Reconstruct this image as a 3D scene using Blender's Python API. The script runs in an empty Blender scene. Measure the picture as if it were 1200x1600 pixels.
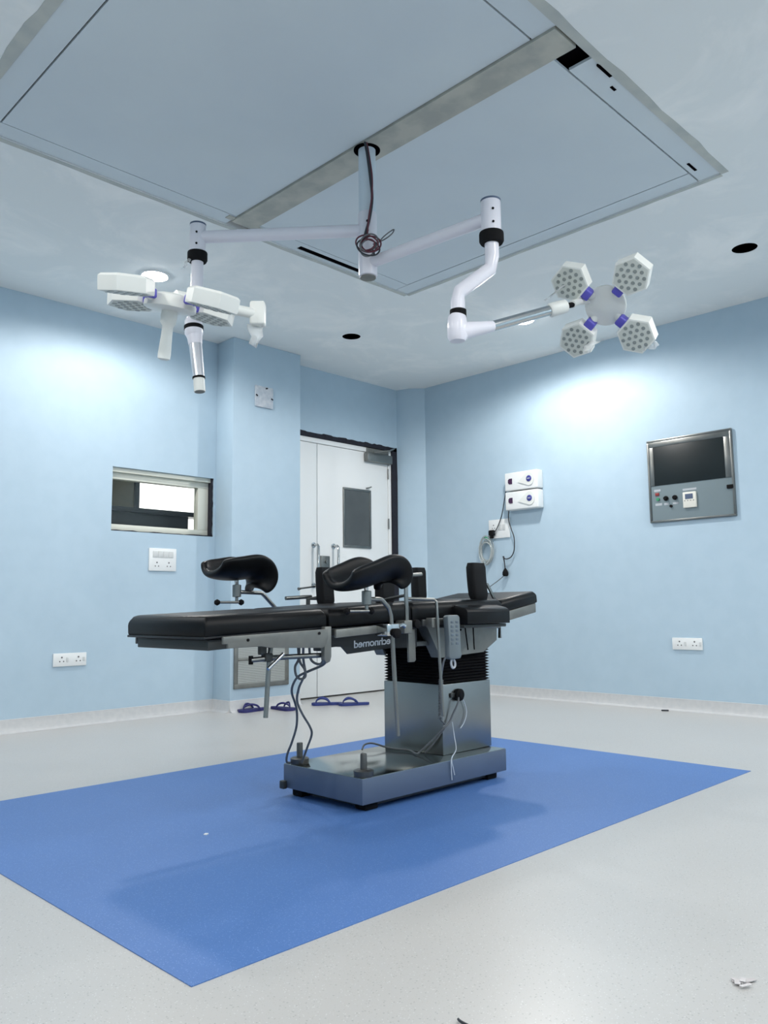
import bpy, bmesh, math, random
from mathutils import Vector, Matrix
random.seed(4)
PI = math.pi
V = Vector
SC = bpy.context.scene
COL = SC.collection

# ------------------------------------------------------------------ materials
def mat(name, col, rough=0.5, metal=0.0, noise=None, nscale=20.0, bump=0.0, bscale=60.0, spec=0.5, coat=0.0):
    m = bpy.data.materials.new(name); m.use_nodes = True
    nt = m.node_tree; b = nt.nodes['Principled BSDF']
    b.inputs['Base Color'].default_value = (*col, 1); b.inputs['Roughness'].default_value = rough
    b.inputs['Metallic'].default_value = metal; b.inputs['Specular IOR Level'].default_value = spec
    b.inputs['Coat Weight'].default_value = coat
    if noise or bump:
        tc = nt.nodes.new('ShaderNodeTexCoord')
    if noise:
        n = nt.nodes.new('ShaderNodeTexNoise'); n.inputs['Scale'].default_value = nscale
        n.inputs['Detail'].default_value = 5
        nt.links.new(tc.outputs['Object'], n.inputs['Vector'])
        r = nt.nodes.new('ShaderNodeValToRGB')
        r.color_ramp.elements[0].position = 0.38; r.color_ramp.elements[1].position = 0.62
        r.color_ramp.elements[0].color = (*col, 1); r.color_ramp.elements[1].color = (*noise, 1)
        nt.links.new(n.outputs['Fac'], r.inputs['Fac']); nt.links.new(r.outputs['Color'], b.inputs['Base Color'])
    if bump:
        n2 = nt.nodes.new('ShaderNodeTexNoise'); n2.inputs['Scale'].default_value = bscale
        nt.links.new(tc.outputs['Object'], n2.inputs['Vector'])
        bp = nt.nodes.new('ShaderNodeBump'); bp.inputs['Strength'].default_value = bump; bp.inputs['Distance'].default_value = 0.01
        nt.links.new(n2.outputs['Fac'], bp.inputs['Height']); nt.links.new(bp.outputs['Normal'], b.inputs['Normal'])
    return m

def speckled(name, base, dots, rough, scale, amount, coat=0.0):
    """vinyl sheet with fine coloured chips"""
    m = mat(name, base, rough, coat=coat); nt = m.node_tree; b = nt.nodes['Principled BSDF']
    tc = nt.nodes.new('ShaderNodeTexCoord'); prev = None
    big = nt.nodes.new('ShaderNodeTexNoise'); big.inputs['Scale'].default_value = 1.7; big.inputs['Detail'].default_value = 4
    nt.links.new(tc.outputs['Object'], big.inputs['Vector'])
    mx = nt.nodes.new('ShaderNodeMixRGB'); mx.inputs[1].default_value = (*base, 1)
    mx.inputs[2].default_value = (*[c * 0.93 for c in base], 1)
    nt.links.new(big.outputs['Fac'], mx.inputs[0]); prev = mx
    for i, d in enumerate(dots):
        v = nt.nodes.new('ShaderNodeTexVoronoi'); v.inputs['Scale'].default_value = scale * (1 + 0.37 * i)
        nt.links.new(tc.outputs['Object'], v.inputs['Vector'])
        lt = nt.nodes.new('ShaderNodeMath'); lt.operation = 'LESS_THAN'; lt.inputs[1].default_value = amount
        nt.links.new(v.outputs['Distance'], lt.inputs[0])
        sc = nt.nodes.new('ShaderNodeMath'); sc.operation = 'MULTIPLY'; sc.inputs[1].default_value = 0.75
        nt.links.new(lt.outputs[0], sc.inputs[0])
        mm = nt.nodes.new('ShaderNodeMixRGB'); mm.inputs[2].default_value = (*d, 1)
        nt.links.new(sc.outputs[0], mm.inputs[0]); nt.links.new(prev.outputs[0], mm.inputs[1]); prev = mm
    nt.links.new(prev.outputs[0], b.inputs['Base Color'])
    return m

def emission(name, col, strength):
    m = bpy.data.materials.new(name); m.use_nodes = True; nt = m.node_tree
    nt.nodes.remove(nt.nodes['Principled BSDF']); e = nt.nodes.new('ShaderNodeEmission')
    e.inputs[0].default_value = (*col, 1); e.inputs[1].default_value = strength
    nt.links.new(e.outputs[0], nt.nodes['Material Output'].inputs[0]); return m

def clear(name, tint, gloss, rough=0.05):
    """thin clear sheet: mostly passes light, some sheen"""
    m = bpy.data.materials.new(name); m.use_nodes = True; nt = m.node_tree
    nt.nodes.remove(nt.nodes['Principled BSDF'])
    t = nt.nodes.new('ShaderNodeBsdfTransparent'); t.inputs[0].default_value = (*tint, 1)
    g = nt.nodes.new('ShaderNodeBsdfGlossy'); g.inputs['Roughness'].default_value = rough
    x = nt.nodes.new('ShaderNodeMixShader'); x.inputs[0].default_value = gloss
    nt.links.new(t.outputs[0], x.inputs[1]); nt.links.new(g.outputs[0], x.inputs[2])
    nt.links.new(x.outputs[0], nt.nodes['Material Output'].inputs[0]); return m

def film(name):
    m = bpy.data.materials.new(name); m.use_nodes = True; nt = m.node_tree
    b = nt.nodes['Principled BSDF']; b.inputs['Base Color'].default_value = (.85, .88, .88, 1); b.inputs['Roughness'].default_value = .2
    t = nt.nodes.new('ShaderNodeBsdfTransparent'); x = nt.nodes.new('ShaderNodeMixShader'); x.inputs[0].default_value = .35
    nt.links.new(t.outputs[0], x.inputs[1]); nt.links.new(b.outputs[0], x.inputs[2])
    nt.links.new(x.outputs[0], nt.nodes['Material Output'].inputs[0]); return m

def ceiling_paint():
    m = mat('ceiling_paint', (.77, .805, .81), .85); nt = m.node_tree; b = nt.nodes['Principled BSDF']
    tc = nt.nodes.new('ShaderNodeTexCoord'); n = nt.nodes.new('ShaderNodeTexNoise')
    n.inputs['Scale'].default_value = 1.9; n.inputs['Detail'].default_value = 6; n.inputs['Roughness'].default_value = .62
    n.inputs['Distortion'].default_value = .5
    nt.links.new(tc.outputs['Object'], n.inputs['Vector'])
    r = nt.nodes.new('ShaderNodeValToRGB'); e = r.color_ramp.elements
    e[0].position = .5; e[0].color = (.77, .805, .81, 1); e[1].position = .68; e[1].color = (.88, .89, .88, 1)
    nt.links.new(n.outputs['Fac'], r.inputs['Fac']); nt.links.new(r.outputs['Color'], b.inputs['Base Color'])
    return m

def perforated():
    """sheet steel punched with a grid of round holes"""
    m = mat('perforated_steel', (.50, .51, .48), .45, .6); nt = m.node_tree; b = nt.nodes['Principled BSDF']
    tc = nt.nodes.new('ShaderNodeTexCoord'); sp = nt.nodes.new('ShaderNodeSeparateXYZ')
    nt.links.new(tc.outputs['Object'], sp.inputs[0]); ds = []
    for ax in ('X', 'Z'):
        a = nt.nodes.new('ShaderNodeMath'); a.operation = 'MULTIPLY'; a.inputs[1].default_value = 1 / .0125
        f = nt.nodes.new('ShaderNodeMath'); f.operation = 'FRACT'
        s = nt.nodes.new('ShaderNodeMath'); s.operation = 'SUBTRACT'; s.inputs[1].default_value = .5
        q = nt.nodes.new('ShaderNodeMath'); q.operation = 'MULTIPLY'
        nt.links.new(sp.outputs[ax], a.inputs[0]); nt.links.new(a.outputs[0], f.inputs[0]); nt.links.new(f.outputs[0], s.inputs[0])
        nt.links.new(s.outputs[0], q.inputs[0]); nt.links.new(s.outputs[0], q.inputs[1]); ds.append(q)
    ad = nt.nodes.new('ShaderNodeMath'); ad.operation = 'ADD'
    nt.links.new(ds[0].outputs[0], ad.inputs[0]); nt.links.new(ds[1].outputs[0], ad.inputs[1])
    lt = nt.nodes.new('ShaderNodeMath'); lt.operation = 'LESS_THAN'; lt.inputs[1].default_value = .075
    nt.links.new(ad.outputs[0], lt.inputs[0])
    mx = nt.nodes.new('ShaderNodeMixRGB'); mx.inputs[1].default_value = (.52, .53, .50, 1); mx.inputs[2].default_value = (.05, .05, .05, 1)
    nt.links.new(lt.outputs[0], mx.inputs[0]); nt.links.new(mx.outputs[0], b.inputs['Base Color']); return m

def brushed():
    m = mat('brushed_steel', (.29, .30, .295), .28, 1.0); nt = m.node_tree; b = nt.nodes['Principled BSDF']
    tc = nt.nodes.new('ShaderNodeTexCoord'); mp = nt.nodes.new('ShaderNodeMapping'); mp.inputs['Scale'].default_value = (3, 3, 160)
    n = nt.nodes.new('ShaderNodeTexNoise'); n.inputs['Scale'].default_value = 4
    nt.links.new(tc.outputs['Object'], mp.inputs[0]); nt.links.new(mp.outputs[0], n.inputs['Vector'])
    r = nt.nodes.new('ShaderNodeMapRange'); r.inputs['To Min'].default_value = .24; r.inputs['To Max'].default_value = .40
    nt.links.new(n.outputs['Fac'], r.inputs[0]); nt.links.new(r.outputs[0], b.inputs['Roughness']); return m

M = dict(
    wall=mat('blue_wall_paint', (.42, .55, .65), .62, noise=(.435, .565, .665), nscale=9, bump=.04, bscale=180),
    ceil=ceiling_paint(),
    ceil_panel=mat('ceiling_board_paint', (.58, .645, .69), .8, noise=(.60, .665, .705), nscale=3),
    putty=mat('bare_putty', (.50, .52, .49), .9, noise=(.42, .45, .44), nscale=7),
    beam=mat('bare_plaster_strip', (.46, .46, .41), .9, noise=(.36, .37, .34), nscale=9),
    floor=speckled('speckled_vinyl', (.52, .512, .498), [(.32, .33, .32), (.66, .67, .66), (.40, .40, .36)], .30, 85, .16),
    mat=speckled('blue_vinyl', (.077, .186, .468), [(.16, .29, .60), (.053, .135, .38), (.25, .37, .65)], .5, 95, .17),
    skirt=mat('skirting_vinyl', (.57, .575, .58), .5, noise=(.53, .54, .55), nscale=30),
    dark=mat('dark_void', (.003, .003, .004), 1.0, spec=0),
    gap=mat('black_gap_filler', (.012, .013, .022), .9, bump=.4, bscale=50),
    door=mat('white_door_laminate', (.82, .835, .83), .4),
    alu=mat('aluminium_frame', (.68, .69, .61), .45, .1),
    steel=brushed(),
    steel_m=mat('satin_steel', (.25, .255, .245), .34, 1.0, noise=(.21, .215, .205), nscale=6),
    mirror=mat('mirror_steel', (.34, .36, .345), .16, 1.0, bump=.05, bscale=8),
    chrome=mat('chrome', (.52, .53, .53), .14, 1.0),
    greypaint=mat('grey_enamel', (.105, .140, .205), .42, .25),
    cast=mat('grey_cast_frame', (.20, .205, .19), .45, .5, noise=(.165, .17, .16), nscale=14),
    darkmetal=mat('dark_painted_metal', (.045, .05, .05), .5, .3),
    black=mat('black_paint', (.006, .007, .009), .42),
    vinyl=mat('black_vinyl', (.003, .0035, .0045), .42, bump=.06, bscale=240, spec=.2),
    foam=mat('black_foam', (.004, .0045, .006), .7, spec=.25),
    rubber=mat('black_rubber', (.004, .004, .005), .8, spec=.2),
    whitepl=mat('white_plastic', (.78, .80, .80), .35),
    lampw=mat('lamp_white', (.72, .74, .71), .4),
    pipew=mat('white_pipe_enamel', (.74, .735, .80), .28),
    pipeg=mat('white_pole_enamel', (.60, .68, .745), .4),
    face=mat('lamp_face', (.56, .59, .55), .5),
    lens=mat('lamp_lens', (.24, .27, .26), .3),
    purple=mat('purple_plastic', (.095, .085, .46), .4),
    navy=mat('navy_rubber', (.018, .018, .12), .6),
    blue=mat('blue_rubber', (.018, .034, .17), .6),
    cable=mat('grey_cable', (.11, .12, .13), .5),
    bcable=mat('dark_cable', (.022, .026, .034), .5),
    red=mat('maroon_wire', (.10, .02, .035), .5),
    string=mat('white_string', (.55, .60, .66), .7),
    tubing=mat('grey_clear_tubing', (.40, .44, .44), .25),
    screen=mat('dark_screen', (.008, .014, .016), .42, spec=.3),
    lcd=mat('blue_grey_display', (.09, .12, .19), .2),
    cream=mat('cream_plastic', (.74, .73, .66), .4),
    label=mat('pale_label', (.42, .45, .48), .6),
    panel=mat('panel_sheet', (.185, .235, .255), .4, .45),
    redb=mat('red_button', (.25, .03, .03), .4), greenb=mat('green_button', (.03, .26, .12), .4),
    blueb=mat('blue_button', (.045, .05, .25), .35), plum=mat('plum_window', (.05, .015, .055), .2),
    hole=mat('socket_holes', (.12, .12, .13), .6),
    groove=mat('plate_groove', (.60, .62, .62), .5),
    dglass=mat('grey_glass', (.075, .085, .09), .12, noise=(.095, .108, .11), nscale=3),
    letters=mat('white_lettering', (.72, .74, .76), .5),
    brown=mat('dark_brown_board', (.26, .22, .14), .6, noise=(.19, .165, .115), nscale=5),
    dbrown=mat('near_black_cabinet', (.020, .022, .024), .4),
    farwall=mat('white_far_wall', (.88, .88, .86), .7),
    remote=mat('grey_remote_case', (.13, .16, .175), .45), rbtn=mat('remote_keys', (.10, .13, .16), .5),
    glass=clear('window_glass', (.97, .98, .97), .02), film=film('clear_wrap'),
    bulb=emission('lit_diffuser', (1.0, .98, .95), 60.0),
    daylight=emission('bright_daylight', (1.0, 1.0, .98), 2.2),
    bolt=mat('dark_bolt_steel', (.10, .10, .095), .4, .7),
    lead=mat('pale_grey_lead', (.17, .18, .185), .5),
    scrap=mat('scrap_paper', (.62, .60, .60), .8, noise=(.52, .49, .49), nscale=60),
)

# ------------------------------------------------------------------ mesh helpers
OFF = {}
def new(): return bmesh.new()

def xf(vs, loc=(0, 0, 0), rot=None):
    for v in vs:
        if rot is not None: v.co = rot @ v.co
        v.co += V(loc)

def box(bm, a, b, bev=0.0, seg=2):
    """axis box between two corners"""
    a, b = V(a), V(b); lo = V((min(a.x, b.x), min(a.y, b.y), min(a.z, b.z))); hi = V((max(a.x, b.x), max(a.y, b.y), max(a.z, b.z)))
    t = bmesh.new(); bmesh.ops.create_cube(t, size=1)
    for v in t.verts: v.co = V(((lo.x + hi.x) / 2 + v.co.x * (hi.x - lo.x), (lo.y + hi.y) / 2 + v.co.y * (hi.y - lo.y), (lo.z + hi.z) / 2 + v.co.z * (hi.z - lo.z)))
    if bev: bmesh.ops.bevel(t, geom=t.edges[:], offset=bev, segments=seg, profile=.5, affect='EDGES')
    merge(bm, t); return bm

def obox(bm, c, size, rot, bev=0.0, seg=2):
    """oriented box"""
    t = bmesh.new(); bmesh.ops.create_cube(t, size=1)
    for v in t.verts: v.co = V((v.co.x * size[0], v.co.y * size[1], v.co.z * size[2]))
    if bev: bmesh.ops.bevel(t, geom=t.edges[:], offset=bev, segments=seg, profile=.5, affect='EDGES')
    xf(t.verts, c, rot); merge(bm, t); return bm

def merge(bm, t):
    me = bpy.data.meshes.new('tmp'); t.to_mesh(me); t.free(); bm.from_mesh(me); bpy.data.meshes.remove(me)

def frame_of(d):
    d = V(d).normalized(); u = V((0, 0, 1)) if abs(d.z) < .9 else V((1, 0, 0))
    s = u.cross(d).normalized(); return s, d.cross(s).normalized(), d

def basis(x, y, z):
    return Matrix((x, y, z)).transposed()

def tube(bm, pts, r, seg=12, smooth=0, closed=False):
    """round bar swept along points; r is a number or one radius per point"""
    P = [V(p) for p in pts]; n = len(P)
    R = [r] * n if not hasattr(r, '__len__') else list(r)
    if smooth and n > 2:
        Q, RR = [], []
        rng = n if closed else n - 1
        for i in range(rng):
            p0 = P[(i - 1) % n] if closed or i > 0 else P[i]; p1 = P[i]; p2 = P[(i + 1) % n]
            p3 = P[(i + 2) % n] if closed or i + 2 < n else p2
            for k in range(smooth):
                t = k / smooth
                Q.append(.5 * (2 * p1 + (p2 - p0) * t + (2 * p0 - 5 * p1 + 4 * p2 - p3) * t * t + (3 * p1 - p0 - 3 * p2 + p3) * t ** 3))
                RR.append(R[i] * (1 - t) + R[(i + 1) % n] * t)
        if not closed: Q.append(P[-1]); RR.append(R[-1])
        P, R = Q, RR; n = len(P)
    rings = []; s_prev = None
    for i in range(n):
        a = P[(i - 1) % n] if closed or i > 0 else P[i]; b = P[(i + 1) % n] if closed or i < n - 1 else P[i]
        d = (b - a).normalized() if (b - a).length > 1e-9 else V((0, 0, 1))
        if s_prev is None: s, u, _ = frame_of(d)
        else:
            s = s_prev - d * s_prev.dot(d)
            s = s.normalized() if s.length > 1e-6 else frame_of(d)[0]
            u = d.cross(s)
        s_prev = s; k = 1.0
        if 0 < i < n - 1 and not smooth:
            c = (P[i] - P[i - 1]).normalized().dot((P[i + 1] - P[i]).normalized()); k = 1 / max(.5, math.sqrt((1 + c) / 2))
        rings.append([bm.verts.new(P[i] + (s * math.cos(2 * PI * j / seg) + u * math.sin(2 * PI * j / seg)) * R[i] * (k if False else 1)) for j in range(seg)])
    for i in range(n if closed else n - 1):
        A, B = rings[i], rings[(i + 1) % n]
        for j in range(seg): bm.faces.new((A[j], A[(j + 1) % seg], B[(j + 1) % seg], B[j]))
    if not closed:
        bm.faces.new(rings[0][::-1]); bm.faces.new(rings[-1])
    return bm

def lathe(bm, prof, c, axis=(0, 0, 1), seg=28):
    """revolve (radius, height) pairs about an axis through c"""
    s, u, d = frame_of(axis); c = V(c); rings = []
    for r, h in prof:
        rings.append([bm.verts.new(c + d * h + (s * math.cos(2 * PI * j / seg) + u * math.sin(2 * PI * j / seg)) * max(r, 1e-5)) for j in range(seg)])
    for A, B in zip(rings, rings[1:]):
        for j in range(seg): bm.faces.new((A[j], A[(j + 1) % seg], B[(j + 1) % seg], B[j]))
    bm.faces.new(rings[0][::-1]); bm.faces.new(rings[-1]); return bm

def prism(bm, poly, axis, a, b, bev=0.0):
    """polygon given in the other two axes, pushed from a to b along axis"""
    t = bmesh.new()
    def p(q, w):
        return V((w, q[0], q[1])) if axis == 0 else V((q[0], w, q[1])) if axis == 1 else V((q[0], q[1], w))
    A = [t.verts.new(p(q, a)) for q in poly]; B = [t.verts.new(p(q, b)) for q in poly]; n = len(poly)
    t.faces.new(A); t.faces.new(B[::-1])
    for i in range(n): t.faces.new((A[i], B[i], B[(i + 1) % n], A[(i + 1) % n]))
    bmesh.ops.recalc_face_normals(t, faces=t.faces[:])
    if bev: bmesh.ops.bevel(t, geom=t.edges[:], offset=bev, segments=2, profile=.5, affect='EDGES')
    merge(bm, t); return bm

def cushion(bm, x0, z0, x1, z1, th, y0, y1, rt=.03, rb=.008, crown=.006):
    """upholstered section: top line from (x0,z0) to (x1,z1), rounded top edges"""
    L = math.hypot(x1 - x0, z1 - z0); ang = math.atan2(z1 - z0, x1 - x0)
    t = bmesh.new(); bmesh.ops.create_cube(t, size=1)
    for v in t.verts: v.co = V(((v.co.x + .5) * L, y0 + (v.co.y + .5) * (y1 - y0), (v.co.z - .5) * th))
    top = [e for e in t.edges if all(v.co.z > -th * .5 for v in e.verts)]
    bmesh.ops.bevel(t, geom=top, offset=rt, segments=6, profile=.5, affect='EDGES')
    sharp = [e for e in t.edges if len(e.link_faces) == 2 and e.calc_face_angle(0) > .9]
    if rb: bmesh.ops.bevel(t, geom=sharp, offset=rb, segments=2, profile=.5, affect='EDGES')
    rot = Matrix.Rotation(-ang, 3, 'Y'); xf(t.verts, (x0, 0, z0), rot); merge(bm, t); return bm

def finish(name, bm, m, ang=38):
    me = bpy.data.meshes.new(name); bmesh.ops.recalc_face_normals(bm, faces=bm.faces[:]); bm.to_mesh(me); bm.free()
    for p in me.polygons: p.use_smooth = True
    me.set_sharp_from_angle(angle=math.radians(ang))
    me.materials.append(M[m] if isinstance(m, str) else m); return me

def obj(name, bm, m, parent=None, label=None, ang=38):
    """bm in world coordinates -> one mesh object, under parent when given"""
    if parent is not None:
        o0 = OFF[parent.name]
        for v in bm.verts: v.co -= o0
    o = bpy.data.objects.new(name, finish(name, bm, m, ang)); COL.objects.link(o)
    if parent is not None: o.parent = parent; OFF[o.name] = OFF[parent.name]
    else: OFF[o.name] = V((0, 0, 0))
    if label: o['label'] = label
    return o

def thing(name, label, cat, loc, group=None):
    o = bpy.data.objects.new(name, None); COL.objects.link(o); o.location = loc; o.empty_display_size = .1
    OFF[o.name] = V(loc); o['label'] = label; o['category'] = cat
    if group: o['group'] = group
    return o

def solo(name, bm, m, label, cat, group=None, ang=38):
    o = obj(name, bm, m, None, None, ang)
    # set the origin at the base of the thing
    xs = [v.co for v in o.data.vertices]; c = V((sum(v.x for v in xs) / len(xs), sum(v.y for v in xs) / len(xs), min(v.z for v in xs)))
    for v in o.data.vertices: v.co -= c
    o.location = c; OFF[o.name] = c
    o['label'] = label; o['category'] = cat
    if group: o['group'] = group
    return o

def struct(name, bm, m, parent=None, ang=38):
    o = obj(name, bm, m, parent, None, ang)
    if parent is None: o['kind'] = 'structure'
    return o

def struct_root(name, loc):
    o = bpy.data.objects.new(name, None); COL.objects.link(o); o.location = loc; OFF[o.name] = V(loc); o['kind'] = 'structure'; return o

def frame4(bm, a, b, t, plane, d0, d1, bev=.002):
    """rectangular frame of four butting members; a, b corners in the plane, t = (low u, high u, low v, high v) widths"""
    for u0, v0, u1, v1 in ((a[0], a[1], b[0], a[1] + t[2]), (a[0], b[1] - t[3], b[0], b[1]), (a[0], a[1] + t[2], a[0] + t[0], b[1] - t[3]), (b[0] - t[1], a[1] + t[2], b[0], b[1] - t[3])):
        if plane == 'y': box(bm, (u0, d0, v0), (u1, d1, v1), bev)
        else: box(bm, (d0, u0, v0), (d1, u1, v1), bev)
    return bm

def B(*args, **k): return box(new(), *args, **k)
def T(*args, **k): return tube(new(), *args, **k)

# ------------------------------------------------------------------ the room
XR, YL, H = 5.70, 5.34, 2.87        # right wall, left wall, ceiling
X0, Y0 = -2.2, -2.2                 # walls behind the camera
struct('floor', B((X0 - .15, Y0 - .15, -.12), (XR + .15, YL + .25, 0)), 'floor')
struct('floor_inlay', B((.94, 1.495, .0), (3.845, 3.46, .002)), 'mat')
# left wall with the pass-through window and the door opening
bm = new()
WX0, WX1, WZ0, WZ1 = 2.645, 3.482, 1.318, 1.775
DX0, DX1, DZ = 4.10, 5.545, 2.292
TW = .15
box(bm, (X0 - .15, YL, 0), (WX0, YL + TW, H)); box(bm, (WX0, YL, 0), (WX1, YL + TW, WZ0)); box(bm, (WX0, YL, WZ1), (WX1, YL + TW, H))
box(bm, (WX1, YL, 0), (DX0, YL + TW, H)); box(bm, (DX0, YL, DZ), (DX1, YL + TW, H)); box(bm, (DX1, YL, 0), (XR + .15, YL + TW, H))
struct('wall_left', bm, 'wall')
struct('wall_right', B((XR, Y0 - .15, 0), (XR + .15, YL, H)), 'wall')
struct('wall_near', B((X0 - .15, Y0 - .15, 0), (XR, Y0, H)), 'wall')
struct('wall_rear', B((X0 - .15, Y0, 0), (X0, YL, H)), 'wall')
struct('wall_pillar', prism(new(), [(3.50, 5.115), (4.168, 5.115), (4.168, YL), (3.50, YL)], 2, 0, H, .006), 'wall')
struct('wall_corner', prism(new(), [(5.552, YL), (5.592, 5.21), (5.70, 5.10), (5.70, YL)], 2, 0, H), 'wall')

# skirting: upright strip with a small cove at the floor
def skirting(name, p, q, n):
    p, q, n = V((*p, 0)), V((*q, 0)), V((*n, 0)); bm = new()
    prof = [(0, .0855), (.004, .084), (.005, .03), (.012, .012), (.03, .0025), (.045, 0.0004), (0, 0.0004)]
    A = [bm.verts.new(p + n * a + V((0, 0, z))) for a, z in prof]; C = [bm.verts.new(q + n * a + V((0, 0, z))) for a, z in prof]
    k = len(prof)
    for i in range(k): bm.faces.new((A[i], A[(i + 1) % k], C[(i + 1) % k], C[i]))
    bm.faces.new(A); bm.faces.new(C[::-1]); struct(name, bm, 'skirt')
skirting('baseboard_left', (X0, YL), (3.50, YL), (0, -1))
skirting('baseboard_pillar', (3.50, 5.115), (4.168, 5.115), (0, -1))
skirting('baseboard_pillar_side', (3.50, YL), (3.50, 5.115), (-1, 0))
skirting('baseboard_right', (XR, Y0), (XR, 5.10), (-1, 0))
skirting('baseboard_corner', (5.70, 5.10), (5.592, 5.21), (-.707, -.707))

# ceiling slab with the opening for the boarded panel and round lamp openings
CX0, CX1, CY0, CY1 = 1.055, 3.865, 1.465, 3.605
HOLES = [(4.165, 4.485), (4.805, 1.712)]
LAMPS = [(2.465, 4.485), (4.835, 3.335)]
bm = new()
ZT = H + .06
box(bm, (X0 - .15, Y0 - .15, H), (CX0, YL + .15, ZT)); box(bm, (CX0, Y0 - .15, H), (CX1, CY0, ZT)); box(bm, (CX0, CY1, H), (CX1, YL + .15, ZT))
box(bm, (CX1, Y0 - .15, H), (XR + .15, YL + .15, ZT))
ceiling = struct('ceiling', bm, 'ceil')
cut = new()
for x, y in HOLES: lathe(cut, [(.072, -.1), (.072, .3)], (x, y, H))
cutter = obj('cutter', cut, 'dark'); md = ceiling.modifiers.new('b', 'BOOLEAN'); md.object = cutter; md.operation = 'DIFFERENCE'; md.solver = 'EXACT'
dg = bpy.context.evaluated_depsgraph_get(); me = bpy.data.meshes.new_from_object(ceiling.evaluated_get(dg))
ceiling.modifiers.clear(); ceiling.data = me
for pl in me.polygons: pl.use_smooth = False
ceiling.data = me; bpy.data.objects.remove(cutter)
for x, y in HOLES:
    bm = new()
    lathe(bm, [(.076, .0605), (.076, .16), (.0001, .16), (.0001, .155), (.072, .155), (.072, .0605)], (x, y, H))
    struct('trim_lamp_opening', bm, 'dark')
    # dark ring lining the plasterboard cut edge
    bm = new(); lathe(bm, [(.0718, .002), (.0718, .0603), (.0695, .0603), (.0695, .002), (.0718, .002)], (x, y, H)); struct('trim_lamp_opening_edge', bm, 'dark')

# boarded ceiling panel: border boards, two field boards, bare strip between
ZB = H + .006; bw = .112; g = .004
struct('ceiling_backing', B((CX0, CY0, H + .045), (CX1, CY1, H + .058)), 'dark')
bm = new()
box(bm, (CX0 + g, CY0 + g, ZB), (CX0 + bw - g, CY1 - g, ZB + .012)); box(bm, (CX1 - bw + g, CY0 + bw + g, ZB), (CX1 - g, CY1 - g, ZB + .012))
# near border board has a broken notch beside the strip end and a slot by the edge
box(bm, (CX0 + bw, CY0 + g, ZB), (2.40, CY0 + bw - g, ZB + .012)); box(bm, (2.655, CY0 + g, ZB), (CX1 - g, CY0 + bw - g, ZB + .012))
# far border board stops at the open slot
box(bm, (CX0 + bw, CY1 - bw + g, ZB), (2.40, CY1 - g, ZB + .012)); box(bm, (2.55, CY1 - bw + g, ZB), (2.88, CY1 - g, ZB + .012))
box(bm, (2.88, CY1 - bw + g, ZB), (3.42, CY1 - .072, ZB + .012)); box(bm, (2.88, CY1 - .03, ZB), (3.42, CY1 - g, ZB + .012))
box(bm, (3.42, CY1 - bw + g, ZB), (CX1 - bw, CY1 - g, ZB + .012))
struct('ceiling_border', bm, 'ceil_panel')
struct('ceiling_field', B((CX0 + bw + g, CY0 + bw + g, ZB), (2.40 - .002, CY1 - bw - .001, ZB + .012)), 'ceil_panel')
struct('ceiling_field', B((2.548, CY0 + bw + g, ZB), (CX1 - bw - g, CY1 - bw - .001, ZB + .012)), 'ceil_panel')
bm = new(); box(bm, (2.402, CY0 + .01, H - .004), (2.546, CY1 - .06, H + .012)); struct('trim_strip', bm, 'beam')
struct('trim_slot_shade', B((2.882, 3.535, ZB + .0015), (3.418, 3.573, H + .044)), 'dark')  # solid dark box fills the open slot; its shade is put into the colour
# raw putty band round the opening (near and far long sides, left side)
bm = new()
def band(pts):
    """hand-trowelled strip: inner straight edge, uneven outer edge"""
    a, b, nrm, w = pts; a, b, nrm = V((*a, 0)), V((*b, 0)), V((*nrm, 0)); n = 24; lo, hi, lo2, hi2 = [], [], [], []
    for i in range(n + 1):
        p = a.lerp(b, i / n); ww = w * (1 + .10 * math.sin(i * 1.3) + .06 * math.sin(i * 3.1))
        lo.append(bm.verts.new(p + V((0, 0, H - .0015)))); hi.append(bm.verts.new(p + nrm * ww + V((0, 0, H - .0015))))
        lo2.append(bm.verts.new(p + V((0, 0, H)))); hi2.append(bm.verts.new(p + nrm * ww + V((0, 0, H))))
    for i in range(n):
        bm.faces.new((lo[i], lo[i + 1], hi[i + 1], hi[i])); bm.faces.new((lo[i], lo2[i], lo2[i + 1], lo[i + 1])); bm.faces.new((hi[i], hi[i + 1], hi2[i + 1], hi2[i]))
band(((CX0, CY0), (CX1, CY0), (0, -1), .04)); band(((CX0, CY1), (CX1, CY1), (0, 1), .028)); band(((CX0, CY0), (CX0, CY1), (-1, 0), .05)); band(((CX1, CY0), (CX1, CY1), (1, 0), .022))
struct('trim_putty', bm, 'putty')
for n_, a, b in (('trim_gap', (2.70, CY0 - .002, H - .002), (2.80, CY0 + .012, H + .02)), ('trim_gap', (2.865, 1.50, ZB - .002), (2.90, 1.512, ZB + .01)),
                 ('trim_gap', (3.66, 1.535, ZB - .002), (3.75, 1.548, ZB + .01)), ('trim_gap', (2.36, CY1 - .10, H + .002), (2.60, CY1 - .062, H + .03))):
    struct(n_, B(a, b), 'beam' if b[1] > 3 else 'dark')

# corner hole where the pole meets the strip
# ------------------------------------------------------------------ door
door = struct_root('door_1', (4.8, YL, 0))
bm = new(); FY = YL + .012
box(bm, (4.10, FY, 2.21), (5.478, YL + .12, 2.252), .002); box(bm, (5.443, FY, 0), (5.478, YL + .12, 2.21), .002)
obj('door_frame', bm, 'door', door)
for nm, a, b in (('leaf', 4.10, 4.552), ('leaf', 4.559, 5.438)):
    obj('door_leaf', B((a, YL + .02, .012), (b, YL + .06, 2.205), .002), 'door', door)
struct('door_backing', B((4.0, YL + .13, -.01), (5.60, YL + .148, 2.30)), 'dark')
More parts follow.
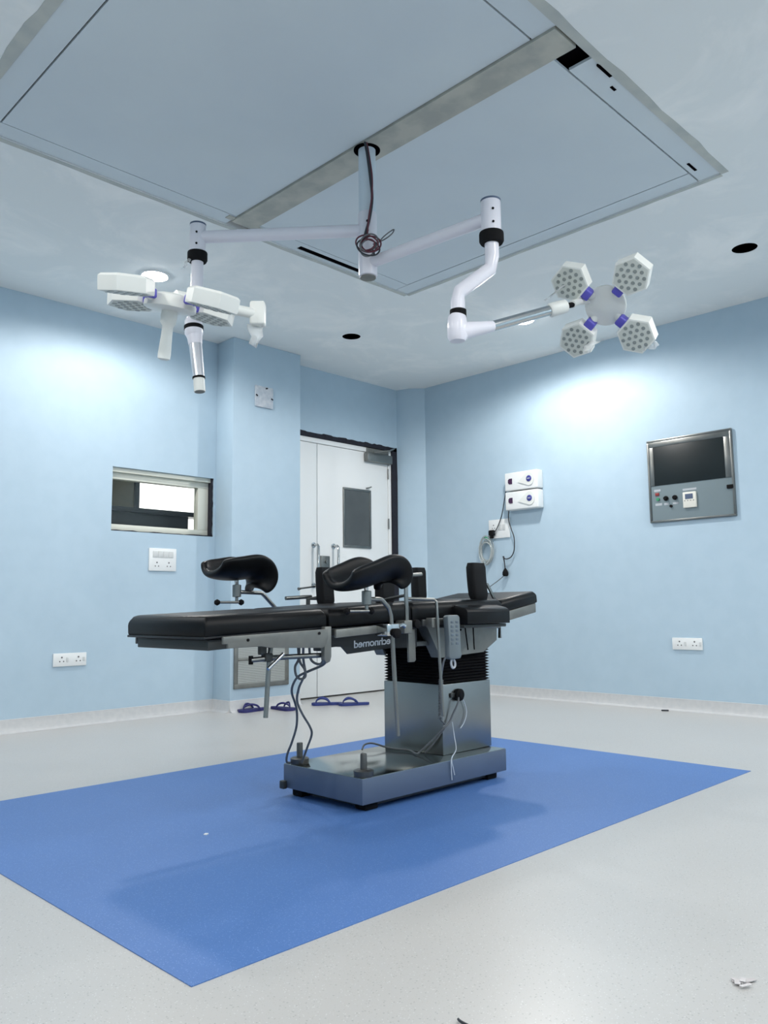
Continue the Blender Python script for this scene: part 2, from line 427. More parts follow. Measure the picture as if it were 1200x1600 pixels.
# dark raw gap above and beside the frame, broken upper edge
bm = new(); n = 46; up, lo = [], []
for i in range(n + 1):
    x = 4.16 + (5.545 - 4.16) * i / n; up.append((x, 2.288 + random.uniform(-.006, .012))); lo.append((x, 2.254))
prism(bm, lo + up[::-1], 1, YL - .004, YL + .03)
prism(bm, [(5.478, 0), (5.548, 0), (5.553, .7), (5.548, 1.4), (5.552, 2.0), (5.546, 2.285), (5.478, 2.285)], 1, YL - .004, YL + .03)
struct('trim_door_gap', bm, 'gap')
wx0, wx1, wz0, wz1 = 4.858, 5.205, 1.303, 1.848
win = obj('vision_panel', B((wx0 + .018, YL + .012, wz0 + .018), (wx1 - .018, YL + .022, wz1 - .018)), 'dglass', door)
bm = frame4(new(), (wx0, wz0), (wx1, wz1), (.02,) * 4, 'y', YL + .006, YL + .024)
obj('panel_frame', bm, 'steel_m', win)
for hx in (4.513, 4.742):
    h = obj('pull_handle', T([(hx, YL + .02, 1.305), (hx, YL - .035, 1.305), (hx, YL - .05, 1.29), (hx, YL - .05, .97), (hx, YL - .035, .955), (hx, YL + .02, .955)], .0115, 12), 'chrome', door)
    bm = new()
    for z in (1.305, .955): lathe(bm, [(.024, 0), (.024, .006), (.012, .009)], (hx, YL + .02, z), (0, -1, 0), 18)
    obj('handle_rose', bm, 'chrome', h)
bm = B((4.59, YL + .004, 1.085), (4.69, YL + .021, 1.215), .003); lathe(bm, [(.018, 0), (.018, .012), (.006, .014)], (4.65, YL + .004, 1.165), (0, -1, 0), 16); obj('door_lock', bm, 'steel_m', door)
c = obj('door_closer', B((5.125, YL - .035, 2.118), (5.455, YL + .02, 2.20), .006), 'steel_m', door)
obj('closer_arm', T([(5.20, YL - .045, 2.205), (5.33, YL - .12, 2.222), (5.47, YL - .04, 2.27)], .008, 8), 'steel_m', c)
bm = new(); box(bm, (5.15, YL + .003, 2.205), (5.44, YL + .014, 2.25), .002); obj('closer_bracket', bm, 'cast', c)
for z in (2.03, 1.55, .5):
    obj('hinge', T([(5.44, YL + .012, z - .05), (5.44, YL + .012, z + .05)], .007, 10), 'steel_m', door)
obj('door_hook', T([(5.15, YL + .015, 1.865), (5.165, YL - .01, 1.868), (5.19, YL - .012, 1.878)], .006, 8), 'cast', door)

# ------------------------------------------------------------------ pass-through window and the room beyond
w = struct_root('window_1', (3.06, YL, WZ0))
bm = new(); fa, fb = YL + .05, YL + .11
frame4(bm, (WX0, 1.322), (3.466, 1.742), (.02, .091, .048, .047), 'y', fa, fb, .003)
box(bm, (WX0, YL + .02, 1.742), (3.478, fb, 1.775), .003)
obj('window_frame', bm, 'alu', w)
obj('window_pane', B((2.66, YL + .078, 1.365), (3.38, YL + .084, 1.70)), 'glass', w)
bm = new()
poly = [(3.466, 1.32), (3.483, 1.32)] + [(3.476 + random.uniform(-.006, .008), 1.32 + .455 * i / 14) for i in range(1, 14)] + [(3.483, 1.775), (3.466, 1.775)]
prism(bm, poly, 1, YL + .004, YL + .05); prism(bm, [(WX0, WZ0)] + [(WX0 + (WX1 - WX0) * i / 20, WZ0 + .004 + random.uniform(0, .006)) for i in range(21)] + [(WX1, WZ0)], 1, YL + .004, YL + .05)
obj('window_gap', bm, 'gap', w)
# neighbouring room
bm = new(); rx0, rx1, ry0, ry1, rz1 = .6, 7.2, YL + TW, 8.2, 3.0
box(bm, (rx0, ry1, -.1), (rx1, ry1 + .1, rz1)); box(bm, (rx0 - .1, ry0, -.1), (rx0, ry1 + .1, rz1)); box(bm, (rx1, ry0, -.1), (rx1 + .1, ry1 + .1, rz1)); box(bm, (rx0, ry0, rz1), (rx1, ry1, rz1 + .1))
struct('wall_beyond', bm, 'farwall')
struct('floor_beyond', B((rx0, ry0 + .1, -.12), (rx1, ry1, 0)), 'floor')
t = thing('cabinet', 'tall dark brown cabinet seen through the left part of the wall window', 'cabinet', (2.9, 6.4, 0))
obj('cabinet_body', B((2.3, 6.3, 0), (3.362, 6.8, 2.4), .004), 'brown', t)
obj('cabinet_edge', B((3.318, 6.285, 0), (3.364, 6.3, 2.4), .003), 'dbrown', t)
t = thing('counter', 'near-black counter with overhanging top seen low through the wall window', 'counter', (3.4, 6.2, 0))
obj('counter_top', B((2.4, 6.10, 1.56), (3.90, 6.27, 1.60), .004), 'dbrown', t); obj('counter_body', B((2.4, 6.13, 0), (3.745, 6.26, 1.56), .003), 'dbrown', t)
w2 = struct_root('window_2', (4.9, ry1, .4))
obj('window_frame', frame4(new(), (3.0, .4), (6.9, 2.7), (.06,) * 4, 'y', ry1 - .05, ry1), 'alu', w2)
obj('window_pane', B((3.06, ry1 - .03, .46), (6.84, ry1 - .015, 2.64)), 'daylight', w2)

# ------------------------------------------------------------------ electrical plates
def plate_left(name, label, x0, x1, z0, z1, y, n_sock, cat, big=False):
    t = thing(name, label, cat, ((x0 + x1) / 2, y, z0))
    obj('cover_plate', B((x0, y - .012, z0), (x1, y, z1), .003), 'whitepl', t)
    yf = y - .0122
    if big:
        zc = (z0 + z1) / 2 + .028; m_ = new(); k = 4; wd = (x1 - x0 - .05) / k
        for i in range(k): obj('switch', B((x0 + .025 + i * wd + .002, yf - .004, zc - .012), (x0 + .025 + (i + 1) * wd - .002, yf + .001, zc + .034), .002), 'groove', t)
        for cx in (x0 + .062, x1 - .062): holes(t, cx, y - .0122, z0 + .045, 'y')
    else:
        for i in range(n_sock):
            cx = x0 + (x1 - x0) * (.25 + .5 * i) if n_sock == 2 else (x0 + x1) / 2
            holes(t, cx, yf, (z0 + z1) / 2, 'y')
            obj('switch', B((cx + .03, yf - .003, (z0 + z1) / 2 - .014), (cx + .044, yf + .001, (z0 + z1) / 2 + .014), .001), 'groove', t)
    return t
def holes(t, c, d, z, ax):
    bm = new()
    for dx, dz, r in ((0, .016, .0058), (-.013, -.010, .0045), (.013, -.010, .0045)):
        if ax == 'y': lathe(bm, [(r, 0), (r, .0012)], (c + dx, d + .0006, z + dz), (0, -1, 0), 12)
        else: lathe(bm, [(r, 0), (r, .0012)], (d + .0006, c + dx, z + dz), (-1, 0, 0), 12)
    obj('socket_holes', bm, 'hole', t)
plate_left('switch_plate', 'large white switch and socket plate just below the wall window', 2.939, 3.160, 1.042, 1.208, YL, 2, 'switch plate', True)
t = plate_left('socket_plate', 'low white double socket plate on the left wall near the skirting', 2.266, 2.492, .394, .480, YL, 2, 'socket')

def plate_right(name, label, y0, y1, z0, z1, n_sock):
    t = thing(name, label, 'socket', (XR, (y0 + y1) / 2, z0))
    obj('cover_plate', B((XR - .012, y0, z0), (XR, y1, z1), .003), 'whitepl', t); xf_ = XR - .0122
    for i in range(n_sock):
        cy = y0 + (y1 - y0) * (.25 + .5 * i); holes(t, cy, xf_, (z0 + z1) / 2, 'x')
        obj('switch', B((xf_ - .003, cy - .05, (z0 + z1) / 2 - .014), (xf_ + .001, cy - .036, (z0 + z1) / 2 + .014), .001), 'groove', t)
    return t
plate_right('socket_plate', 'low white double socket plate on the right wall under the steel control panel', 2.495, 2.717, .434, .519, 2)
t = thing('socket_plate', 'white socket plate with a black plug below the two white boxes', 'socket', (XR, 4.24, 1.35))
obj('cover_plate', B((XR - .014, 4.132, 1.352), (XR, 4.356, 1.517), .003), 'whitepl', t)
holes(t, 4.302, XR - .0142, 1.452, 'x')
for y in (4.19, 4.23): obj('switch', B((XR - .018, y - .016, 1.42), (XR - .013, y + .016, 1.47), .002), 'groove', t)
# blank plate on the pillar
t = thing('blank_plate', 'square stained white cover plate high on the pillar', 'cover plate', (3.79, 5.115, 2.35))
obj('cover_plate', B((3.702, 5.100, 2.352), (3.874, 5.115, 2.522), .002), mat('stained_white', (.60, .63, .67), .6, noise=(.47, .52, .58), nscale=28), t)
for x, z in ((3.808, 2.51), (3.712, 2.44), (3.862, 2.43)): obj('fixing_clip', obox(new(), (x, 5.098, z), (.020, .006, .011), Matrix.Rotation(random.uniform(-.6, .6), 3, 'Y'), .002), 'gap', t)
# return-air grille
t = thing('vent_grille', 'perforated steel vent grille low on the pillar above the blue sandals', 'vent', (3.785, 5.115, .165))
bm = new(); gx0, gx1, gz0, gz1 = 3.530, 4.043, .168, .560
for a, b in (((gx0, gz0), (gx1, gz0 + .035)), ((gx0, gz1 - .035), (gx1, gz1)), ((gx0, gz0 + .035), (gx0 + .032, gz1 - .035)), ((gx1 - .032, gz0 + .035), (gx1, gz1 - .035)), ((gx0 + .032, .372), (gx1 - .032, .392))):
    box(bm, (a[0], 5.100, a[1]), (b[0], 5.115, b[1]), .002)
obj('grille_frame', bm, 'cast', t); obj('perforated_sheet', B((gx0 + .03, 5.106, gz0 + .03), (gx1 - .03, 5.113, gz1 - .03)), perforated(), t)

# ------------------------------------------------------------------ two lamp control boxes on the right wall
for i, (z0, z1, lab) in enumerate(((1.742, 1.897, 'upper of the two white lamp control boxes on the right wall'), (1.576, 1.731, 'lower of the two white lamp control boxes, just above the socket with a plug'))):
    t = thing('control_box', lab, 'control box', (XR, 3.95, z0), 'white control boxes on the right wall')
    x0 = XR - .085; y0, y1 = 3.782, 4.116
    bm = B((x0, y0, z0), (XR, y1, z1), .008, 3); obj('case', bm, 'whitepl', t)
    # raised teardrop pad round the button; the display is at the far end
    cy, cz = 3.862, (z0 + z1) / 2 + .006; pts = []
    for k in range(22):
        a = -.68 * PI + 1.36 * PI * k / 21 
        pts.append((cy - math.cos(a) * .050, cz + math.sin(a) * .058))
    pts.append((cy + .115, cz - .02))
    bm = prism(new(), pts, 0, x0 - .007, x0 + .001); obj('button_surround', bm, 'lampw', t)
    bm = lathe(new(), [(.026, 0), (.026, .004), (.022, .007)], (x0 - .006, cy, cz), (-1, 0, 0), 24); b_ = obj('button', bm, 'blueb', t)
    bm = new()
    for k in range(3): box(bm, (x0 - .0142, cy - .012 + k * .009, cz - .004), (x0 - .0128, cy - .005 + k * .009, cz + .004))
    obj('button_mark', bm, 'label', b_)
    pts = [(4.038, cz - .028), (4.068, cz - .028), (4.080, cz - .016), (4.080, cz + .008), (4.068, cz + .020), (4.038, cz + .020)]
    obj('display', prism(new(), pts, 0, x0 - .003, x0 + .001), 'plum', t)

# cables on the right wall
t = thing('power_cable', 'thin dark cable from the upper control box to the plug in the socket', 'cable', (5.66, 4.3, 1.2))
obj('cord', T([(5.675, 4.10, 1.80), (5.67, 4.135, 1.78), (5.668, 4.16, 1.69), (5.668, 4.20, 1.54), (5.667, 4.25, 1.44), (5.66, 4.29, 1.385)], .0042, 8, smooth=6), 'bcable', t)
bm = B((XR - .055, 4.28, 1.375), (XR - .0145, 4.335, 1.425), .012, 3); box(bm, (XR - .05, 4.292, 1.352), (XR - .025, 4.322, 1.38), .006); obj('plug', bm, 'rubber', t)
t = thing('hanging_cable', 'dark cable looping down the right wall to a hanging plug', 'cable', (5.66, 4.2, 1.0))
obj('cord', T([(5.675, 4.10, 1.62), (5.67, 4.118, 1.59), (5.668, 4.125, 1.50), (5.668, 4.10, 1.42), (5.667, 4.072, 1.34), (5.667, 4.075, 1.24), (5.667, 4.11, 1.18), (5.667, 4.165, 1.165), (5.667, 4.19, 1.185)], .0048, 8, smooth=6), 'bcable', t)
obj('cord', T([(5.667, 4.19, 1.19), (5.667, 4.18, 1.13), (5.667, 4.175, 1.075)], [.008, .005, .006], 8, smooth=4), 'bcable', t)
bm = lathe(new(), [(.008, .03), (.020, .008), (.026, -.005), (.026, -.028), (.018, -.038)], (5.667, 4.174, 1.055), (0, 0, 1), 14); obj('plug', bm, 'rubber', t)
obj('cord', T([(5.667, 4.18, 1.03), (5.668, 4.24, .99), (5.668, 4.33, .94), (5.668, 4.40, .90)], .0035, 6, smooth=4), 'cable', t)
t = thing('tubing_coil', 'coil of thin grey tubing hanging below the socket on the right wall', 'tubing', (5.67, 4.37, 1.12))
bm = new()
for k in range(12):
    pts = []; ry, rz = .078 + random.uniform(-.030, .024), .112 + random.uniform(-.030, .018); cy, cz = 4.375 + random.uniform(-.008, .008), 1.245 + random.uniform(-.014, .014)
    tl = random.uniform(-.2, .2)
    for j in range(20):
        a = 2 * PI * j / 20; y, z = ry * math.cos(a), rz * math.sin(a)
        pts.append((5.668 + .01 * math.sin(a + k) + .002 * k - .012, cy + y * math.cos(tl) - z * math.sin(tl) * .5, cz + z * math.cos(tl) + y * math.sin(tl)))
    tube(bm, pts, .0033, 8, smooth=2, closed=True)
obj('tube_loops', bm, 'tubing', t)
obj('tube_tie', T([(5.66, 4.345, 1.345), (5.655, 4.36, 1.365), (5.66, 4.385, 1.36)], .006, 8, smooth=4), 'greenb', t, label='green tie')

# ------------------------------------------------------------------ steel control panel on the right wall
t = thing('control_unit', 'steel operating theatre control unit with dark screen set in the right wall', 'control panel', (XR, 2.515, 1.366))
py0, py1, pz0, pz1 = 2.198, 2.836, 1.366, 1.990
obj('panel_board', B((XR - .012, py0 + .012, pz0 + .012), (XR + .03, py1 - .012, pz1 - .012)), 'panel', t)
bm = new()
frame4(bm, (py0, pz0), (py1, pz1), (.016,) * 4, 'x', XR - .020, XR + .002, .003)
obj('panel_frame', bm, 'steel_m', t)
sy0, sy1, sz0, sz1 = 2.256, 2.785, 1.643, 1.935
bm = new()
for a, b in (((py0 + .016, sz1), (py1 - .016, pz1 - .016)), ((py0 + .016, sz0), (sy0, sz1)), ((sy1, sz0), (py1 - .016, sz1))): box(bm, (XR - .019, a[0], a[1]), (XR - .01, b[0], b[1]), .002)
obj('screen_bezel', bm, 'steel_m', t)
obj('screen', B((XR - .017, sy0, sz0), (XR - .008, sy1, sz1), .001), 'screen', t)
d = obj('thermostat', B((XR - .03, 2.474, 1.455), (XR - .01, 2.571, 1.570), .004), 'cream', t)
obj('thermostat_display', B((XR - .0315, 2.494, 1.518), (XR - .0295, 2.552, 1.555)), 'lcd', d)
for y in (2.49, 2.512, 2.534, 2.556): obj('thermostat_key', B((XR - .032, y - .004, 1.504), (XR - .0295, y + .004, 1.509), .0005), 'hole', d)
for y, z in ((2.705, 1.541), (2.636, 1.541)):
    k = obj('selector_knob', lathe(new(), [(.018, 0), (.018, .008), (.012, .01), (.012, .024)], (XR - .012, y, z), (-1, 0, 0), 18), 'rubber', t)
obj('key_lock', lathe(new(), [(.010, 0), (.010, .012)], (XR - .012, 2.668, 1.480), (-1, 0, 0), 14), 'rubber', t)
obj('red_lamp', B((XR - .020, 2.757, 1.567), (XR - .01, 2.787, 1.589), .003), 'redb', t, label='small red indicator')
obj('green_button', lathe(new(), [(.012, 0), (.012, .010)], (XR - .012, 2.767, 1.540), (-1, 0, 0), 16), 'greenb', t, label='small green button')
for y0, y1, z0, z1 in ((2.745, 2.795, 1.598, 1.614), (2.738, 2.790, 1.492, 1.510), (2.686, 2.722, 1.492, 1.508), (2.61, 2.655, 1.492, 1.506), (2.472, 2.575, 1.583, 1.598)):
    obj('label_strip', B((XR - .0135, y0, z0), (XR - .0115, y1, z1)), 'label', t)
obj('latch', B((XR - .024, 2.206, 1.562), (XR - .01, 2.252, 1.590), .003), 'rubber', t)

# ------------------------------------------------------------------ lit ceiling lamps
def downlight(x, y, label):
    t = thing('downlight', label, 'ceiling light', (x, y, H), None)
    obj('lamp_ring', lathe(new(), [(.078, 0), (.094, 0), (.092, -.006), (.082, -.010), (.078, -.006)], (x, y, H), seg=32), 'whitepl', t)
    obj('diffuser', lathe(new(), [(.0, -.026), (.035, -.024), (.06, -.017), (.079, -.005), (.079, 0.0), (0, 0)], (x, y, H), seg=32), 'bulb', t)
downlight(*LAMPS[0], 'bright round ceiling light above the left lamp head near the left wall')
downlight(*LAMPS[1], 'bright round ceiling light behind the chrome arm of the right lamp')
HIDDEN = [(.76, 4.485), (4.835, .05), (.0, 2.9), (2.45, .25), (.55, .25), (-.9, 1.3), (-.6, -1.2), (2.2, -1.4), (4.3, -1.5)]
for x, y in LAMPS + HIDDEN:
    l = bpy.data.lights.new('lamp_light', 'SPOT'); l.spot_size = math.radians(172); l.spot_blend = .36; l.shadow_soft_size = .07
    l.energy = 60 if (x, y) == LAMPS[0] else 84 if (x, y) == LAMPS[1] else 30 if y > 4 else 84 if x > 4 else 68 if y < 0 or x < 0 else 38; l.color = (1.0, .965, .925)
    o = bpy.data.objects.new('lamp_light', l); COL.objects.link(o); o.location = (x, y, H - .05)

# ------------------------------------------------------------------ surgical light
PX, PY = 2.455, 2.53
t = SL = thing('surgical_light', 'white ceiling pole with two long arms carrying two petal lamp heads', 'surgical light', (PX, PY, 2.255))
obj('pole', lathe(new(), [(.037, 2.30), (.040, 2.31), (.040, 2.90), (.03, 2.90)], (PX, PY, 0)), 'pipeg', t)
bm = lathe(new(), [(.030, 2.250), (.041, 2.255), (.043, 2.262), (.043, 2.55), (.040, 2.556)], (PX, PY, 0)); hub = obj('pole_collar', bm, 'pipew', t)
obj('collar_cap', lathe(new(), [(.036, 2.246), (.036, 2.2505)], (PX, PY, 0)), 'cast', hub)
for z in (2.50, 2.455): obj('screw', lathe(new(), [(.006, 0), (.006, .004)], (PX - .030, PY - .030, z), (-1, -1, 0), 10), 'rubber', hub)
obj('cable_slot', B((PX - .012, PY - .0445, 2.33), (PX + .002, PY - .040, 2.365)), 'rubber', hub)
struct('trim_pole_opening', lathe(new(), [(.050, -.0055), (.062, -.0055), (.062, -.002), (.050, -.002), (.050, -.0055)], (PX, PY, H)), 'dark')
struct('trim_pole_gap', lathe(new(), [(.041, -.0045), (.050, -.0045), (.050, -.003), (.041, -.003), (.041, -.0045)], (PX, PY, H)), 'dark')

def boom(end, z, r):
    a = V((PX, PY, z)); e = V((*end, z)); d = (e - a).normalized()
    b = obj('boom_arm', T([a + d * .03, e - d * .02], r, 20), 'pipew', SL)
    return b
EL = (1.933, 3.127); ZL = 2.475
ER = (2.511, 1.871); ZR = 2.316
bl = boom(EL, ZL, .0285); br = boom(ER, ZR, .0265)
def cyl(c, z0, z1, r, ringz, par):
    k = obj('boom_joint', lathe(new(), [(r - .004, z1 - .02), (r, z1 - .02), (r, z0), (r - .002, z0 - .003), (r - .01, z0 - .003)][::-1], (*c, 0)), 'pipew', par)
    obj('joint_cap', lathe(new(), [(r - .002, z0 - .0035), (r + .001, z0 - .003), (r + .001, z0 + .008), (r - .002, z0 + .008)], (*c, 0)), 'bcable', par)
    return k
for c, zt, zb, r in ((EL, 2.537, 2.40, .037), (ER, 2.387, 2.250, .0405)):
    par = bl if c == EL else br
    obj('boom_joint', lathe(new(), [(r - .012, zt), (r - .002, zt), (r, zt - .004), (r, zb + .002), (r - .004, zb)], (*c, 0)), 'pipew', par)
    obj('joint_cap', lathe(new(), [(r - .006, zt + .004), (r + .0005, zt + .002), (r + .0005, zt - .006), (r - .006, zt - .006)], (*c, 0)), 'lcd', par)
    obj('brake_ring', lathe(new(), [(r - .006, zb + .004), (r + .008, zb), (r + .009, zb - .004), (r + .009, zb - .035), (r + .004, zb - .044), (.029, zb - .046)], (*c, 0)), 'rubber', par)
    for z in (zb + .03, zb + .085): obj('screw', lathe(new(), [(.005, 0), (.005, .003)], (c[0] - .707 * r + .002, c[1] - .707 * r - .002, z), (-1, -1, 0), 10), 'rubber', par)
# right-hand drop tube: down, slanting, down
dr = obj('drop_tube', T([(*ER, 2.21), (*ER, 2.150), (2.505, 1.877, 2.10), (2.416, 1.966, 2.005), (2.411, 1.971, 1.965), (2.411, 1.971, 1.89)], .0285, 20, smooth=0), 'pipew', SL)
obj('swivel_ring', lathe(new(), [(.029, 1.930), (.033, 1.928), (.033, 1.900), (.029, 1.898)], (2.411, 1.971, 0)), 'rubber', dr)
RJ = V((2.405, 1.972, 1.845)); RA = V((2.555, 1.910, 1.882)); RB = V((2.803, 1.802, 1.983)); RS = V((2.872, 1.766, 2.010)); RP = V((2.908, 1.747, 2.022))
bm = lathe(new(), [(.022, .07), (.036, .055), (.040, .02), (.040, -.03), (.03, -.045)], RJ, (0, 0, 1)); tube(bm, [RJ + V((.005, -.002, -.005)), RA], [.038, .022], 18)
sr = obj('spring_arm', bm, 'pipew', SL)
obj('chrome_tube', T([RA - (RB - RA) * .03, RB], .0215, 18), 'chrome', sr)
obj('arm_sleeve', T([RB, RB + (RS - RB) * .1, RS, RS + (RP - RS) * .1], [.024, .030, .029, .02], 18), 'lampw', sr)
obj('arm_pin', T([RS, RP], .012, 12), 'rubber', sr)

def hexagon(bm, c, n, a, r, th, taper=.9):
    """hexagonal lamp pod: face centre c, face normal n, a = direction of one flat"""
    n = n.normalized(); a = (a - n * a.dot(n)).normalized(); b = n.cross(a); rings = []
    for k, (rr, dz) in enumerate(((.90, -th), (1.0, -th * .85), (1.0, -.006), (.985, 0), (.90, .001))):
        rings.append([bm.verts.new(c + (a * math.cos(PI / 6 + PI / 3 * j) + b * math.sin(PI / 6 + PI / 3 * j)) * r * rr + n * dz) for j in range(6)])
    for A, Bq in zip(rings, rings[1:]):
        for j in range(6): bm.faces.new((A[j], A[(j + 1) % 6], Bq[(j + 1) % 6], Bq[j]))
    bm.faces.new(rings[0][::-1]); bm.faces.new(rings[-1])
    return n, a, b

def lamp_head(c, n, e, R, r, th, handle, tilt, back):
    """hub disc at c facing n with four hexagonal pods, first one along e"""
    c, n, e = V(c), V(n).normalized(), V(e); e = (e - n * e.dot(n)).normalized(); f = n.cross(e)
    cb = c - n * back
    h = obj('lamp_head', lathe(new(), [(.04, -.055), (.075, -.045), (.088, -.02), (.088, -.004), (.082, 0), (.0, .004)], cb, n, 32), 'lampw', SL)
    for k in range(4):
        a = PI / 2 * k; u = e * math.cos(a) + f * math.sin(a); nn = (n - u * tilt).normalized(); pc = c + u * R
        bm = new(); N, A, Bv = hexagon(bm, pc, nn, -u, r, th); obj('pod', bm, 'lampw', h, ang=25)
        bm = new()
        hexr = [bm.verts.new(pc + N * .0015 + (A * math.cos(PI / 6 + PI / 3 * j) + Bv * math.sin(PI / 6 + PI / 3 * j)) * r * .9) for j in range(6)]
        hexq = [bm.verts.new(v.co - N * .004) for v in hexr]; bm.faces.new(hexr); bm.faces.new(hexq[::-1])
        for j in range(6): bm.faces.new((hexr[j], hexq[j], hexq[(j + 1) % 6], hexr[(j + 1) % 6]))
        obj('pod_face', bm, 'face', h)
        bm = new(); s = r * .335
        for q in range(-2, 3):
            for w_ in range(-2, 3):
                if abs(q + w_) > 2: continue
                p = pc + (A * (q + w_ / 2) + Bv * (w_ * .866)) * s
                lathe(bm, [(r * .105, 0), (r * .095, .002)], p + N * .001, N, 10)
        obj('lens_cluster', bm, 'lens', h)
        s_, u_, d_ = -u, u.cross(nn), nn
        rot = basis(u, u_, d_)
        obj('pod_hinge', obox(new(), pc - u * (r * .98) - nn * th * .45, (.05, .045, th * .62), rot, .008, 3), 'purple', h)
        obj('pod_arm', T([cb + u * .06 - n * .022, pc - u * (r * 1.05) - nn * th * .45], .018, 12), 'lampw', h)
    if handle:
        obj('sterile_handle', lathe(new(), [(.026, -.002), (.028, .02), (.026, .045), (.0185, .055), (.019, .09), (.022, .15), (.021, .166), (.013, .170)], cb, n, 22), 'lampw', h)
    return h
nR = V((-.788, -.168, -.592)); eR = V((.604, -.502, -.619))
hR = lamp_head((3.03, 1.681, 2.012), nR, eR, .182, .083, .080, False, 0, .047)
obj('yoke', T([RP - V((.01, 0, 0)), V((3.01, 1.765, 2.07)), V((3.105, 1.70, 2.078))], .015, 12, smooth=4), 'lampw', hR)
nL = V((.0209, .2318, -.9725))
rgt = V((.864, -.503, 0)); fwd = V((.503, .864, 0))
eL = rgt * math.cos(math.radians(45)) + fwd * math.sin(math.radians(45))
hL = lamp_head((1.375, 2.392, 1.785), nL, eL, .19, .090, .054, True, .12, -.012)
obj('yoke_bar', T([(1.40, 2.40, 1.835), (1.56, 2.39, 1.838), (1.705, 2.372, 1.842)], .020, 14), 'lampw', hL)
obj('yoke_block', obox(new(), (1.724, 2.366, 1.842), (.05, .055, .09), Matrix.Rotation(.78, 3, 'Z'), .008, 3), 'lampw', hL)
# left-hand drop tube, link to the head, hanging chrome arm
dl = obj('drop_tube', T([(*EL, 2.37), (*EL, 2.05)], .0275, 20), 'pipew', SL)
obj('link_arm', T([(*EL, 2.10), (1.80, 2.93, 2.03), (1.52, 2.56, 1.87), (1.41, 2.42, 1.835)], .022, 14, smooth=5), 'lampw', dl)
LJ = V((1.925, 3.135, 2.04)); LC = V((1.931, 3.095, 1.80)); LE = V((1.933, 3.088, 1.731))
bm = lathe(new(), [(.028, .05), (.040, .03), (.042, -.03), (.032, -.05)], LJ, (0, .1, 1)); tube(bm, [LJ, LJ.lerp(LC, .35)], [.040, .031], 18)
sl = obj('spring_arm', bm, 'pipew', SL)
obj('swivel_ring', lathe(new(), [(.041, .008), (.044, .006), (.044, -.010), (.041, -.012)], LJ, (0, .1, 1)), 'rubber', sl)
obj('chrome_tube', T([LJ.lerp(LC, .33), LC], [.030, .026], 18), mat('wrapped_chrome', (.62, .64, .68), .3, .75), sl)
obj('arm_ring', T([LC, LC + (LE - LC) * .12], .0285, 18), 'rubber', sl)
obj('arm_sleeve', T([LC + (LE - LC) * .12, LE], .0255, 18), 'lampw', sl); obj('sleeve_cap', T([LE, LE + (LE - LC) * .03], .022, 18), 'cast', sl)

# crumpled clear wrap left on the lamps
def wrap(name, label, pts, c):
    """a few thin crumpled flaps of film"""
    bm = new()
    for p, q, s_ in pts:
        p, q, s_ = V(p), V(q), V(s_); n = 4; rows = []
        for i in range(n + 1):
            m_ = p.lerp(q, i / n); wv = s_ * (1 - .6 * i / n); k = V((random.uniform(-.008, .008), random.uniform(-.008, .008), random.uniform(-.008, .008)))
            rows.append([bm.verts.new(m_ - wv + k), bm.verts.new(m_ + k * -1.5), bm.verts.new(m_ + wv + k)])
        for A, Bq in zip(rows, rows[1:]):
            for j in range(2): bm.faces.new((A[j], A[j + 1], Bq[j + 1], Bq[j]))
    o = solo(name, bm, 'film', label, 'plastic wrap', None)
    md = o.modifiers.new('thick', 'SOLIDIFY'); md.thickness = .0012
    return o
def podc(k, h=hR): return None
wrap('plastic_wrap', 'crumpled clear wrap under the lower left pod of the right lamp head', [((2.97, 1.70, 1.86), (2.95, 1.72, 1.815), (.022, -.022, .006))], None)
wrap('plastic_wrap', 'clear wrap sticking out of the pod nearest the right wall', [((3.17, 1.57, 1.875), (3.215, 1.53, 1.865), (.0, .0, .03))], None)
wrap('plastic_wrap', 'clear wrap trailing left of the upper left pod of the right lamp head', [((2.90, 1.80, 2.11), (2.86, 1.85, 2.06), (.02, -.02, .02))], None)
wrap('plastic_wrap', 'small white scrap of wrap beside the black ring of the left drop tube', [((1.90, 3.12, 2.375), (1.865, 3.14, 2.31), (.008, -.008, .012))], None)
wrap('plastic_wrap', 'clear wrap fringe hanging under the small end block of the left lamp head', [((1.724, 2.366, 1.80), (1.71, 2.37, 1.72), (.022, -.022, 0))], None)

# wires on the pole
t = thing('wire_bundle', 'dark wires running down the ceiling pole into a tangled coil', 'wires', (2.40, 2.47, 2.33))
obj('wire', T([(2.405, 2.490, 2.868), (2.408, 2.478, 2.80), (2.425, 2.478, 2.70), (2.432, 2.475, 2.60), (2.420, 2.482, 2.50), (2.398, 2.488, 2.42), (2.392, 2.485, 2.39)], .0065, 8, smooth=5), 'bcable', t)
obj('wire', T([(2.41, 2.485, 2.868), (2.414, 2.474, 2.80), (2.43, 2.472, 2.70), (2.426, 2.472, 2.60), (2.412, 2.478, 2.50), (2.40, 2.478, 2.40)], .004, 8, smooth=5), 'red', t)
for k in range(6):
    bm = new(); pts = []; r1 = .047 + random.uniform(-.014, .006); tz = random.uniform(-.25, .25); cz = 2.348 + random.uniform(-.012, .014); cs = random.uniform(-.012, .012)
    for j in range(16):
        a = 2 * PI * j / 16; u = r1 * math.cos(a) + cs; w_ = r1 * (1.0 + tz) * math.sin(a)
        dz_ = .012 * math.sin(a + 2.1 * k); pts.append((2.385 + .707 * u - .003 * k + dz_ * .7, 2.445 - .707 * u + dz_ * .7, cz + w_ * (1 - .12 * (k % 3)) + .35 * u * math.sin(1.9 * k)))
    obj('wire_loop', tube(bm, pts, .0036, 7, smooth=2, closed=True), ('red', 'cable', 'red', 'bcable', 'cable', 'red')[k], t)
